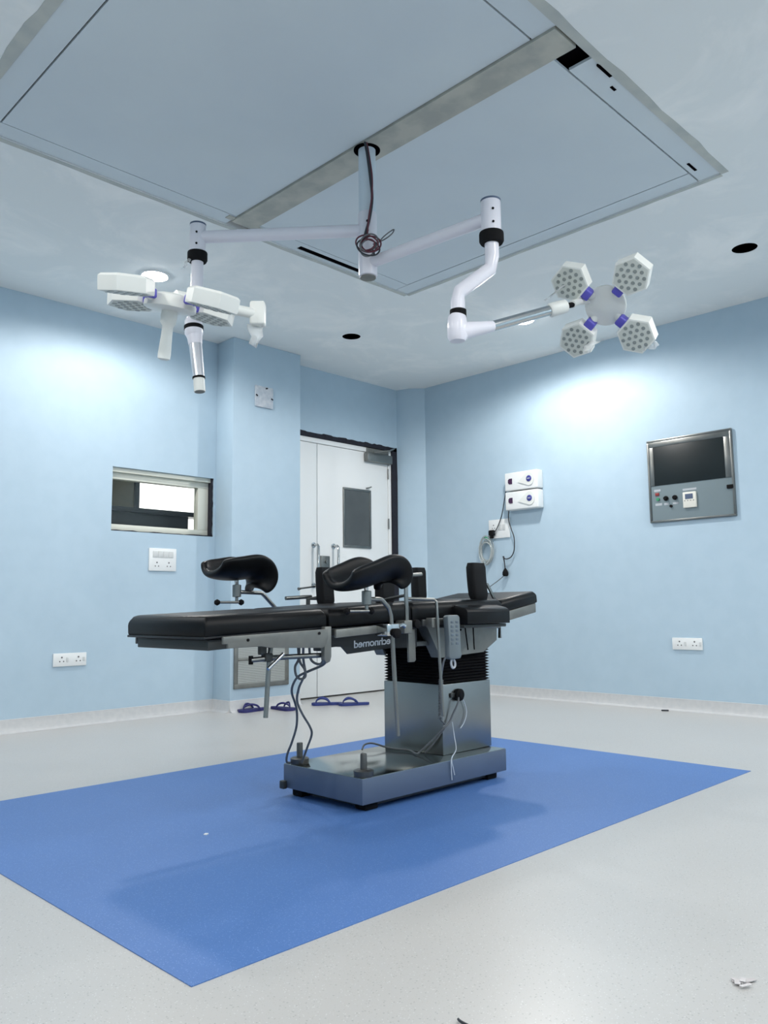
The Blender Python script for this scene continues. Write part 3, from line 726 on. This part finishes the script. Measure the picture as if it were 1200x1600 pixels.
obj('wire', T([(2.42, 2.44, 2.36), (2.44, 2.41, 2.40), (2.475, 2.385, 2.435), (2.468, 2.385, 2.415), (2.44, 2.405, 2.385), (2.40, 2.44, 2.36)], .003, 7, smooth=5), 'cable', t)

# ------------------------------------------------------------------ operating table
OT = t = thing('operating_table', 'black padded operating table on a steel column and grey base', 'operating table', (2.55, 2.46, .002))
bx0, bx1, by0, by1, bz0, bz1 = 2.11, 2.992, 2.2275, 2.695, .033, .128
base = obj('base', B((bx0, by0, bz0), (bx1, by1, bz1 - .002), .003), 'greypaint', t)
obj('base_cover', B((bx0 + .002, by0 + .002, bz1 - .003), (bx1 - .002, by1 - .002, bz1), .001), 'mirror', base)
for x, y in ((2.165, 2.635), (2.185, 2.285), (2.925, 2.285), (2.92, 2.62)):
    obj('caster', box(new(), (x - .034, y - .03, .002), (x + .034, y + .03, .036), .006), 'rubber', base)
obj('base_underside', B((bx0 + .05, by0 + .04, .012), (bx1 - .06, by1 - .04, bz0 + .002), .003), 'darkmetal', base)
for x, y in ((2.150, 2.640), (2.150, 2.262)):
    k = obj('jack_bolt', lathe(new(), [(.036, 0), (.038, .004), (.038, .022), (.030, .026), (.013, .026), (.0125, .080), (.011, .083)], (x, y, bz1), seg=24), 'bolt', base)
obj('pedal', B((2.092, 2.672, .030), (2.112, 2.70, .062), .004), 'darkmetal', base)
col = obj('column', B((2.668, 2.316, bz1), (3.004, 2.668, .424), .004), 'steel', t)
bm = new(); k = 13; rows = []
for i in range(2 * k + 1):
    ins = .0 if i % 2 else .013; z = .424 + (.592 - .424) * i / (2 * k)
    rows.append([bm.verts.new(V((x, y, z))) for x, y in ((2.668 + ins, 2.318 + ins), (3.004 - ins, 2.318 + ins), (3.004 - ins, 2.666 - ins), (2.668 + ins, 2.666 - ins))])
for A, Bq in zip(rows, rows[1:]):
    for j in range(4): bm.faces.new((A[j], A[(j + 1) % 4], Bq[(j + 1) % 4], Bq[j]))
bm.faces.new(rows[0][::-1]); bm.faces.new(rows[-1]); obj('bellows', bm, 'rubber', t, ang=10)
obj('column_top', B((2.655, 2.306, .592), (3.012, 2.68, .604), .002), 'cast', t)
# cast cowling round the table joint, two side cheeks joined by a sloping front
bm = new(); prof = [(2.530, .712), (3.040, .712), (3.036, .602), (2.935, .552), (2.640, .540)]
prism(bm, prof, 1, 2.296, 2.304); cw = obj('cowling', bm, 'cast', t)
obj('cowling', prism(new(), prof, 1, 2.680, 2.688), 'cast', t)
for y0, y1 in ((2.304, 2.350), (2.63, 2.680)): obj('cowling_front', prism(new(), [(2.530, .712), (2.540, .712), (2.650, .540), (2.640, .540)], 1, y0, y1), 'cast', t)
for x, dx in ((2.80, .022), (2.86, .006)): obj('cowling_slot', prism(new(), [(x, .690), (x + .006, .690), (x + dx + .006, .565), (x + dx, .565)], 1, 2.2945, 2.297), 'dark', cw); obj('cowling_screw', lathe(new(), [(.005, 0), (.005, .003)], (2.775, 2.296, .655), (0, -1, 0), 10), 'rubber', cw)
obj('joint_core', B((2.62, 2.36, .60), (3.0, 2.62, .70), .005), 'black', t)

# pads
p1 = obj('leg_pad', cushion(new(), 1.402, .736, 1.906, .757, .070, 2.19, 2.69, .036), 'vinyl', t)
p2 = obj('seat_pad', cushion(new(), 1.914, .757, 2.346, .778, .072, 2.19, 2.69, .034), 'vinyl', t)
p3 = obj('back_pad', cushion(new(), 2.352, .778, 2.945, .790, .075, 2.19, 2.69, .034), 'vinyl', t)
p4 = obj('head_pad', cushion(new(), 2.955, .784, 3.235, .829, .058, 2.205, 2.69, .026), 'vinyl', t)
# ribbed side pad beside the back section, sloping outwards
bm = prism(new(), [(2.335, .684), (2.335, .792), (2.264, .785), (2.256, .770), (2.248, .779), (2.196, .768), (2.188, .753), (2.180, .762), (2.128, .751), (2.116, .744), (2.110, .734), (2.110, .684)], 0, 2.598, 2.888, .0018)
obj('side_pad', bm, 'vinyl', t)
obj('side_pad_tray', B((2.60, 2.13, .668), (2.888, 2.31, .682), .003), 'darkmetal', t)
# frame under the pads
def slab(bm, x0, z0, x1, z1, th, y0, y1, bev=.003):
    prism(bm, [(x0, z0), (x1, z1), (x1, z1 - th), (x0, z0 - th)], 1, y0, y1, bev); return bm
lf = obj('leg_frame', slab(new(), 1.432, .658, 1.90, .680, .034, 2.215, 2.665), 'darkmetal', t)
obj('leg_board', slab(new(), 1.402, .668, 1.906, .689, .008, 2.195, 2.685, .002), 'black', lf)
bm = new(); prism(bm, [(1.452, .668), (1.886, .682), (1.886, .650), (1.872, .622), (1.86, .617), (1.64, .626), (1.60, .633), (1.470, .631), (1.470, .645), (1.452, .645)], 1, 2.160, 2.170, .0015)
lp = obj('rail_plate', bm, 'cast', lf)
for x, z in ((1.545, .655), (1.845, .668)): obj('plate_screw', lathe(new(), [(.005, 0), (.005, .003)], (x, 2.160, z), (0, -1, 0), 10), 'rubber', lp)
bm = slab(new(), 1.452, .670, 1.886, .684, .036, 2.711, 2.721); obj('rail_plate', bm, 'cast', lf)
bm = prism(new(), [(1.876, .690), (1.906, .690), (1.906, .585), (1.900, .568), (1.884, .562), (1.874, .575), (1.874, .64)], 1, 2.165, 2.185, .002); obj('hinge_bracket', bm, 'cast', lf)
cb = obj('cross_bar', T([(1.600, 2.222, .586), (1.69, 2.22, .590), (1.895, 2.195, .590)], .0088, 12), 'steel_m', lf)
obj('bar_end', T([(1.602, 2.222, .600), (1.602, 2.222, .572)], .008, 10), 'rubber', cb)
bm = obox(new(), (1.668, 2.222, .592), (.030, .030, .028), Matrix.Identity(3), .004); box(bm, (1.636, 2.214, .602), (1.662, 2.232, .634), .003); obj('bar_clamp', bm, 'darkmetal', cb)
obj('clamp_post', T([(1.688, 2.226, .634), (1.678, 2.224, .580), (1.664, 2.222, .394)], .0082, 12), 'steel_m', cb)
obj('clamp_handle', T([(1.648, 2.19, .556), (1.685, 2.19, .582), (1.712, 2.19, .603)], [.006, .0055, .0065], 10), 'chrome', cb)
sf = obj('seat_frame', slab(new(), 1.92, .682, 2.66, .708, .022, 2.215, 2.665), 'black', t)
obj('seat_rail', slab(new(), 1.924, .679, 2.30, .698, .030, 2.160, 2.172), 'cast', sf); obj('seat_rail', slab(new(), 1.924, .679, 2.93, .71, .030, 2.708, 2.720), 'cast', sf)
obj('rail_spacer', B((1.935, 2.17, .655), (1.965, 2.22, .680), .003), 'darkmetal', sf)
obj('rail_spacer', B((2.26, 2.17, .668), (2.285, 2.22, .690), .003), 'darkmetal', sf)
bm = prism(new(), [(1.952, .675), (2.47, .690), (2.47, .592), (2.30, .594), (2.087, .582), (2.052, .613), (1.996, .610), (1.955, .622)], 1, 2.276, 2.284); sg = obj('name_plate', bm, 'black', sf)
obj('hinge_block', B((1.925, 2.25, .60), (1.965, 2.29, .668), .004), 'darkmetal', sf)
# white lettering on the plate, reading the way the photo shows it (mirrored)
cu = bpy.data.curves.new('txt', 'FONT'); cu.body = 'Technomed'; cu.size = .040; cu.offset = .0007; cu.extrude = .0006; cu.space_character = .95
to = bpy.data.objects.new('txt', cu); COL.objects.link(to); dg = bpy.context.evaluated_depsgraph_get()
tm = bpy.data.meshes.new_from_object(to.evaluated_get(dg)); bpy.data.objects.remove(to)
bm = new(); bm.from_mesh(tm); mx = max(v.co.x for v in bm.verts); mn = min(v.co.x for v in bm.verts)
x_l, x_r = 2.117, 2.345; k = (x_r - x_l) / (mx - mn)
for v in bm.verts:
    x = x_r - (v.co.x - mn) * k; zz = .6035 + (x - 2.117) * .045 + v.co.y * .98; v.co = V((x, 2.2755 - (.0005 if v.co.z > 0 else -.0003), zz))
obj('lettering', bm, 'letters', sg)
obj('under_frame', B((2.30, 2.33, .592), (2.64, 2.65, .612), .003), 'cast', sf)
bm = prism(new(), [(2.335, .668), (2.374, .668), (2.377, .548), (2.369, .541), (2.337, .541)], 1, 2.196, 2.206, .002); obj('hanger_plate', bm, 'cast', sf)
obj('brace_block', B((2.31, 2.40, .612), (2.36, 2.60, .695), .004), 'darkmetal', sf)
bm = slab(new(), 2.965, .726, 3.235, .770, .044, 2.21, 2.685, .004); hf = obj('head_frame', bm, 'cast', t)
obj('head_bracket', B((2.90, 2.22, .668), (2.965, 2.30, .720), .008, 3), 'rubber', hf)
obj('head_lever', T([(2.90, 2.30, .668), (3.065, 2.30, .662), (3.065, 2.30, .61)], .008, 10), 'steel_m', hf)
obj('back_rail', slab(new(), 2.38, .706, 2.60, .712, .026, 2.160, 2.172), 'darkmetal', sf)

# ------------------------------------------------------------------ accessories clamped to the table
def leg_holder(name, label, y, cup_c, post, socket_z, sgn, clampx, long_rod, tilt, sc, drop):
    t = thing(name, label, 'leg holder', (clampx, y, .67))
    obj('post', T(post, .0085, 12), 'steel_m', t)
    cx = cup_c[0]; sx, sy = post[-1][0], post[-1][1]
    obj('socket', lathe(new(), [(.013, socket_z - .026), (.018, socket_z - .024), (.018, socket_z + .024), (.013, socket_z + .026)], (sx, sy, 0), seg=18), 'steel_m', t)
    obj('ball_stem', T([(sx, sy, socket_z + .02), (sx - .004, sy, socket_z + .05), (cx, sy, cup_c[2] - .004)], [.007, .010, .012], 12), 'chrome', t)
    h = obj('locking_handle', T([(sx, sy, socket_z - .026), (sx, sy, socket_z - .045)], .007, 10), 'steel_m', t)
    bm = T([(sx - .085, sy + .01, socket_z - .047), (sx + .012, sy - .005, socket_z - .047)], .0055, 10); obj('handle_bar', bm, 'steel_m', h)
    for dx in (-.088, .018): obj('handle_ball', lathe(new(), [(.001, -.013), (.009, -.009), (.013, 0), (.009, .009), (.001, .013)], (sx + dx, sy + (.01 if dx < 0 else -.006), socket_z - .047), (1, 0, 0), 14), 'rubber', h)
    cl = obj('rail_clamp', B((clampx - .035, y - .016 if sgn < 0 else y - .05, .650), (clampx + .03, y + .05 if sgn < 0 else y + .016, .694), .004), 'chrome', t)
    obj('clamp_knob', lathe(new(), [(.012, 0), (.018, .004), (.018, .018), (.010, .022)], (clampx + .004, y - .014 if sgn < 0 else y + .014, .660), (0, sgn, 0), 16), 'rubber', cl)
    obj('clamp_lever', T([(clampx + .03, y - .01 * -sgn, .685), (clampx + .06, y + .0, .690), (clampx + .075, y, .684)], [.007, .008, .009], 10), 'chrome', cl)
    # moulded knee trough, open towards the foot, rolling down towards the head end
    spine = [(-.152, .004), (-.135, -.004), (-.10, -.008), (-.04, -.010), (.02, -.004), (.065, .002), (.098, -.004), (.118, -.022), (.124, -.044), (.118, -.062), (.106, -.074)]
    wall = [.040, .054, .064, .072, .076, .076, .070, .060, .050, .040, .030]
    half = [.060, .070, .076, .080, .082, .082, .080, .076, .070, .062, .050]
    spine = [(u * sc, w_ * drop if u > .09 else w_) for u, w_ in spine]
    bm = new(); rows = []; nv = 12; rot = Matrix.Rotation(-tilt, 3, 'Y')
    for i, (u, w_) in enumerate(spine):
        a = spine[max(0, i - 1)]; b = spine[min(len(spine) - 1, i + 1)]; d = V((b[0] - a[0], 0, b[1] - a[1])).normalized(); nrm = V((-d.z, 0, d.x)); row = []
        for j in range(nv + 1):
            s_ = -1 + 2 * j / nv; an = s_ * 1.45; lat = half[i] * math.sin(an) / math.sin(1.45); up = wall[i] * (1 - math.cos(an)) / (1 - math.cos(1.45))
            row.append(bm.verts.new(rot @ (V((u, lat, w_)) + nrm * up) + V(cup_c)))
        rows.append(row)
    for A, Bq in zip(rows, rows[1:]):
        for j in range(nv): bm.faces.new((A[j], A[j + 1], Bq[j + 1], Bq[j]))
    o = obj('knee_cup', bm, 'vinyl', t, ang=180)
    md = o.modifiers.new('thick', 'SOLIDIFY'); md.thickness = .030; md.offset = 1
    md = o.modifiers.new('soft', 'SUBSURF'); md.levels = 2; md.render_levels = 2
    me = bpy.data.meshes.new_from_object(o.evaluated_get(bpy.context.evaluated_depsgraph_get())); o.modifiers.clear(); o.data = me
    for p in me.polygons: p.use_smooth = True
    obj('cup_mount', lathe(new(), [(.014, -.022), (.016, -.018), (.018, .0), (.010, .004)], (cx, sy, cup_c[2] - .006), seg=16), 'rubber', t)
    return t
leg_holder('leg_holder', 'black knee trough on a bent steel post at the near side of the table', 2.12, (2.035, 2.12, .865),
           [(2.190, 2.12, .285), (2.166, 2.12, .66), (2.160, 2.12, .725), (2.148, 2.12, .755), (2.112, 2.12, .783), (2.10, 2.12, .785), (2.036, 2.12, .785)], .790, -1, 2.16, True, .17, .92, .55)
leg_holder('leg_holder', 'black knee trough beyond the table in front of the blue pillar', 2.80, (1.945, 2.80, .908),
           [(2.175, 2.78, .62), (2.170, 2.78, .66), (2.160, 2.785, .735), (2.085, 2.80, .812), (2.07, 2.80, .822), (1.945, 2.80, .826)], .830, 1, 2.17, True, -.02, .83, .92)

def side_support(label, x, y, z0, z1, wd, th, lean, kind):
    t = thing('side_support', label, 'body support', (x, y, z0))
    bm = new(); n = 8; rings = []
    for i in range(n + 1):
        s_ = i / n; z = z0 + (z1 - z0) * s_; cy = y; cx = x + lean * math.sin(s_ * PI * .5) * -1
        rr = 1 if 0 < i < n else .8; e = .006 if i in (0, n) else 0
        zz = z
        ring = []
        for a, b in ((-1, -.6), (-.8, -1), (.8, -1), (1, -.6), (1, .6), (.8, 1), (-.8, 1), (-1, .6)): ring.append(bm.verts.new((cx + a * wd / 2 * (.9 if i in (0, n) else 1), cy + b * th / 2 * rr, zz)))
        rings.append(ring)
    for A, Bq in zip(rings, rings[1:]):
        for j in range(8): bm.faces.new((A[j], A[(j + 1) % 8], Bq[(j + 1) % 8], Bq[j]))
    bm.faces.new(rings[0][::-1]); bm.faces.new(rings[-1]); obj('pad', bm, 'foam', t, ang=50)
    return t
s1 = side_support('upright black pad with two side rods, in front of the door lock', 2.328, 2.68, .768, .932, .075, .05, .01, 0)
obj('support_bar', T([(2.262, 2.722, .68), (2.262, 2.722, .795), (2.305, 2.700, .80)], .010, 10), 'darkmetal', s1)
obj('support_rod', T([(2.29, 2.735, .806), (2.155, 2.742, .799)], .0085, 10), 'steel_m', s1)
obj('support_lever', T([(2.30, 2.72, .85), (2.235, 2.735, .842), (2.218, 2.735, .839)], [.004, .004, .007], 10), 'steel_m', s1)
s2 = side_support('upright black pad standing on the seat section behind the near knee trough', 2.330, 2.32, .772, .90, .078, .05, .0, 1)
obj('support_bar', prism(new(), [(2.269, .675), (2.287, .675), (2.283, .885), (2.267, .885)], 1, 2.146, 2.154, .001), 'steel_m', s2)
obj('support_rod', T([(2.266, 2.15, .878), (2.33, 2.16, .880), (2.375, 2.16, .884)], .0085, 10), 'steel_m', s2)
obj('rail_clamp', B((2.255, 2.14, .655), (2.30, 2.19, .705), .004), 'cast', s2)
obj('clamp_knob', lathe(new(), [(.014, 0), (.017, .004), (.017, .02), (.008, .024)], (2.335, 2.165, .690), (0, -1, 0), 16), 'rubber', s2)
obj('pad_stem', T([(2.30, 2.32, .78), (2.285, 2.25, .79), (2.276, 2.16, .80)], .006, 8), 'darkmetal', s2)
s3 = side_support('upright black pad beyond the table, the one against the blue corner', 2.952, 2.70, .790, .950, .072, .05, .004, 2)
obj('support_bar', T([(2.952, 2.74, .68), (2.952, 2.74, .83), (2.952, 2.71, .85)], .009, 10), 'darkmetal', s3)
s4 = side_support('upright black pad standing on the ribbed side pad near the head end', 2.852, 2.25, .788, .948, .095, .05, .016, 3)
obj('support_bar', prism(new(), [(2.915, .862), (2.930, .862), (3.005, .766), (2.985, .766)], 1, 2.255, 2.263, .001), 'steel_m', s4)
k = obj('clamp_knob', lathe(new(), [(.010, 0), (.028, .006), (.030, .02), (.012, .026)], (2.985, 2.33, .835), (-.4, -.8, .3), 16), 'chrome', s4)
obj('clamp_nut', lathe(new(), [(.012, 0), (.016, .004), (.014, .022)], (3.01, 2.34, .825), (.3, -.9, .2), 12), 'chrome', s4)

t = thing('screen_rod', 'thin steel rod bent over the table edge and hanging down past the column', 'steel rod', (2.43, 2.12, .33))
obj('rod', T([(2.332, 2.21, .790), (2.412, 2.125, .784), (2.418, 2.12, .776), (2.422, 2.12, .70), (2.446, 2.12, .33)], .0062, 10), 'steel_m', t)
obj('rod_clamp', B((2.40, 2.128, .674), (2.445, 2.162, .712), .003), 'cast', t)

# hand control with its coiled lead
t = thing('hand_control', 'grey hand control hanging on the table side above its coiled lead', 'remote control', (2.52, 2.14, .55))
prof = [(2.480, .716), (2.490, .722), (2.546, .722), (2.556, .714), (2.560, .575), (2.566, .562), (2.556, .548), (2.496, .546), (2.486, .556), (2.488, .62)]
hc = obj('handset', prism(new(), prof, 1, 2.116, 2.142, .004), 'remote', t)
for i in range(6):
    for x in (2.506, 2.536): obj('key', B((x - .008, 2.1145, .604 + i * .017), (x + .008, 2.117, .614 + i * .017), .001), 'rbtn', hc)
obj('hook', T([(2.515, 2.13, .548), (2.512, 2.13, .53), (2.520, 2.13, .512), (2.534, 2.13, .516), (2.536, 2.13, .532), (2.527, 2.13, .546)], .0048, 8, smooth=4), 'label', hc)
bm = T([(2.496, 2.13, .562), (2.488, 2.145, .545), (2.500, 2.17, .495), (2.530, 2.20, .462)], .0042, 8, smooth=4); obj('lead', bm, 'lead', t)
pts = []
for i in range(150):
    s_ = i / 149; a = i * .95; pts.append((2.535 + .055 * s_ + .0085 * math.cos(a), 2.205 + .055 * s_ + .0085 * math.sin(a), .462 - .165 * s_))
obj('coiled_lead', tube(new(), pts, .0026, 6), 'lead', t)
obj('lead', T([(2.590, 2.260, .297), (2.615, 2.28, .285), (2.66, 2.297, .262)], .0040, 8, smooth=3), 'cable', t)

t = thing('power_lead', 'grey lead plugged into the column front and trailing onto the base', 'cable', (2.6, 2.3, .13))
obj('plug', lathe(new(), [(.020, 0), (.026, .004), (.026, .022), (.014, .032)], (2.765, 2.316, .375), (0, -1, 0), 18), 'rubber', t); obj('plug_tag', B((2.715, 2.306, .365), (2.745, 2.316, .385), .003), 'darkmetal', t)
obj('cord', T([(2.752, 2.296, .372), (2.735, 2.285, .344), (2.713, 2.295, .300), (2.695, 2.300, .268), (2.670, 2.302, .250), (2.655, 2.315, .235), (2.635, 2.345, .195), (2.610, 2.395, .145), (2.600, 2.410, .135), (2.635, 2.48, .136), (2.625, 2.55, .136), (2.627, 2.62, .136), (2.59, 2.665, .152), (2.55, 2.675, .150), (2.52, 2.66, .134)], .0042, 8, smooth=6), 'cable', t)
obj('cord', T([(2.665, 2.302, .246), (2.650, 2.33, .205), (2.640, 2.36, .165), (2.635, 2.39, .136)], .0040, 8, smooth=5), 'cable', t)
t = thing('string', 'thin white string hanging down the column and over the base edge', 'string', (2.67, 2.22, .06))
obj('strand', T([(2.705, 2.294, .266), (2.712, 2.290, .207), (2.680, 2.255, .160), (2.612, 2.222, .136), (2.618, 2.220, .096), (2.626, 2.220, .068)], .0020, 6, smooth=6), 'string', t)
obj('strand', T([(2.66, 2.245, .150), (2.609, 2.221, .132), (2.607, 2.221, .09), (2.610, 2.221, .050)], .0020, 6, smooth=6), 'string', t)
obj('strand', T([(2.760, 2.304, .377), (2.799, 2.306, .346), (2.819, 2.307, .298), (2.804, 2.308, .256), (2.777, 2.309, .231)], .0018, 6, smooth=6), 'string', t)

# two loose leads hanging from the leg section to the far base corner
t = thing('loose_lead', 'pair of tangled grey leads hanging from the leg section to the base corner', 'cable', (1.95, 2.4, .13))
for pts in ([(1.900, 2.19, .600), (1.916, 2.200, .582), (1.936, 2.227, .566), (1.947, 2.264, .548), (1.934, 2.325, .525), (1.929, 2.378, .504), (1.937, 2.419, .471), (1.956, 2.449, .437), (1.987, 2.469, .397), (2.015, 2.492, .359), (2.038, 2.523, .298), (2.050, 2.566, .232), (2.061, 2.608, .181), (2.081, 2.638, .145), (2.112, 2.655, .134)],
            [(1.885, 2.29, .64), (1.887, 2.297, .613), (1.909, 2.324, .570), (1.937, 2.347, .521), (1.953, 2.378, .496), (1.964, 2.417, .457), (1.982, 2.450, .406), (2.019, 2.465, .354), (2.063, 2.472, .300), (2.091, 2.494, .264), (2.102, 2.534, .209), (2.120, 2.572, .174), (2.130, 2.600, .138)],
            [(1.885, 2.319, .64), (1.884, 2.319, .576), (1.877, 2.332, .544), (1.883, 2.332, .512), (1.895, 2.322, .500), (1.906, 2.309, .509), (1.902, 2.308, .535), (1.887, 2.319, .567), (1.88, 2.32, .63)],
            [(1.890, 2.268, .63), (1.894, 2.266, .578), (1.907, 2.257, .559), (1.924, 2.241, .557), (1.920, 2.222, .585)]):
    obj('cord', T(pts, .0046, 8, smooth=6), 'cable', t)

# ------------------------------------------------------------------ sandals
def sandal(label, x, y, yaw, m, sc=1.0):
    t = thing('flip_flop', label, 'sandal', (x, y, 0), 'rubber sandals on the floor by the door')
    L = .262 * sc; bm = new(); n = 18; outl = []
    for sgn in (1, -1):
        for i in range(n + 1):
            s_ = i / n if sgn > 0 else 1 - i / n
            w_ = (.030 + .020 * s_ - .006 * math.sin(s_ * PI * 2)) * math.sqrt(max(0, 1 - (2 * s_ - 1) ** 10)) * sc
            outl.append(((s_ - .5) * L, sgn * w_))
    rot = Matrix.Rotation(yaw, 3, 'Z')
    pr = prism(new(), outl, 2, .001, .020, 0); xf(pr.verts, (x, y, 0), rot); obj('sole', pr, m, t, ang=60)
    for sgn in (1, -1):
        st = T([(.36 * L, 0, .021), (.32 * L, sgn * .006, .04), (.18 * L, sgn * .03, .056), (.0 * L, sgn * .042, .045), (-.10 * L, sgn * .043, .020)], [.004, .006, .008, .008, .006], 8, smooth=4)
        for v in st.verts: v.co.x, v.co.y = v.co.x * 1.0, v.co.y * sc
        xf(st.verts, (x, y, 0), rot); obj('strap', st, m, t)
    return t
sandal('navy sandal lying below the vent grille, the one against the pillar', 3.675, 5.055, PI - .02, 'navy', 1.0)
sandal('navy sandal pointing at the pillar corner, beside the hanging leads', 3.865, 4.955, -1.50, 'navy', .92)
sandal('blue sandal by the door, nearer the pillar of that pair', 4.285, 4.925, PI - .66, 'blue', .92)
sandal('blue sandal by the door, nearer the table column of that pair', 4.415, 4.75, PI - .55, 'blue', .94)

# ------------------------------------------------------------------ small scraps on the floor
bm = new()
for i in range(7): obox(bm, (1.72 + random.uniform(-.03, .03), .705 + random.uniform(-.014, .014), .0016 + i * .0009), (random.uniform(.012, .03), random.uniform(.006, .014), .0012), Matrix.Rotation(random.uniform(0, 3), 3, 'Z'))
solo('plaster_scrap', bm, 'scrap', 'pale crumbled scrap on the floor at the lower right of the photo', 'scrap')
bm = T([(1.205, 1.022, .004), (1.20, 1.012, .005), (1.20, 0.995, .004)], .0025, 6, smooth=4); solo('wire_offcut', bm, 'bcable', 'short dark wire offcut on the floor at the bottom edge of the photo', 'wire')
bm = obox(new(), (1.572, 2.426, .0035), (.014, .012, .004), Matrix.Rotation(.5, 3, 'Z'), .001); solo('paper_scrap', bm, 'whitepl', 'tiny white scrap on the blue floor inlay', 'scrap')
bm = obox(new(), (5.61, 2.76, .005), (.02, .05, .008), Matrix.Rotation(.5, 3, 'Z'), .002); solo('dark_scrap', bm, 'bcable', 'small dark scrap on the floor against the right wall skirting', 'scrap')

# ------------------------------------------------------------------ world, camera, view
wd = bpy.data.worlds.new('world'); SC.world = wd; wd.use_nodes = True; wd.node_tree.nodes['Background'].inputs[0].default_value = (.5, .6, .7, 1); wd.node_tree.nodes['Background'].inputs[1].default_value = .05
cam = bpy.data.cameras.new('camera'); cam.sensor_fit = 'VERTICAL'; cam.sensor_height = 32; cam.lens = 1261.0826 / 1600 * 32; cam.clip_start = .02
co = bpy.data.objects.new('camera', cam); COL.objects.link(co)
r_ = V((0.7062977588658845, -0.7078345557063541, -0.010663844007548398)); d_ = V((0.07681836276566756, 0.0916089728662913, -0.9928276462873027)); f_ = V((0.7037346196990959, 0.7004127624753645, 0.119077903905793))
co.matrix_world = Matrix.Translation((0, 0, .75)) @ basis(r_, -d_, -f_).to_4x4()
SC.camera = co
SC.view_settings.view_transform = 'Standard'; SC.view_settings.look = 'None'; SC.view_settings.gamma = 1.0; SC.view_settings.exposure = 0.27; SC.view_settings.use_curve_mapping = False
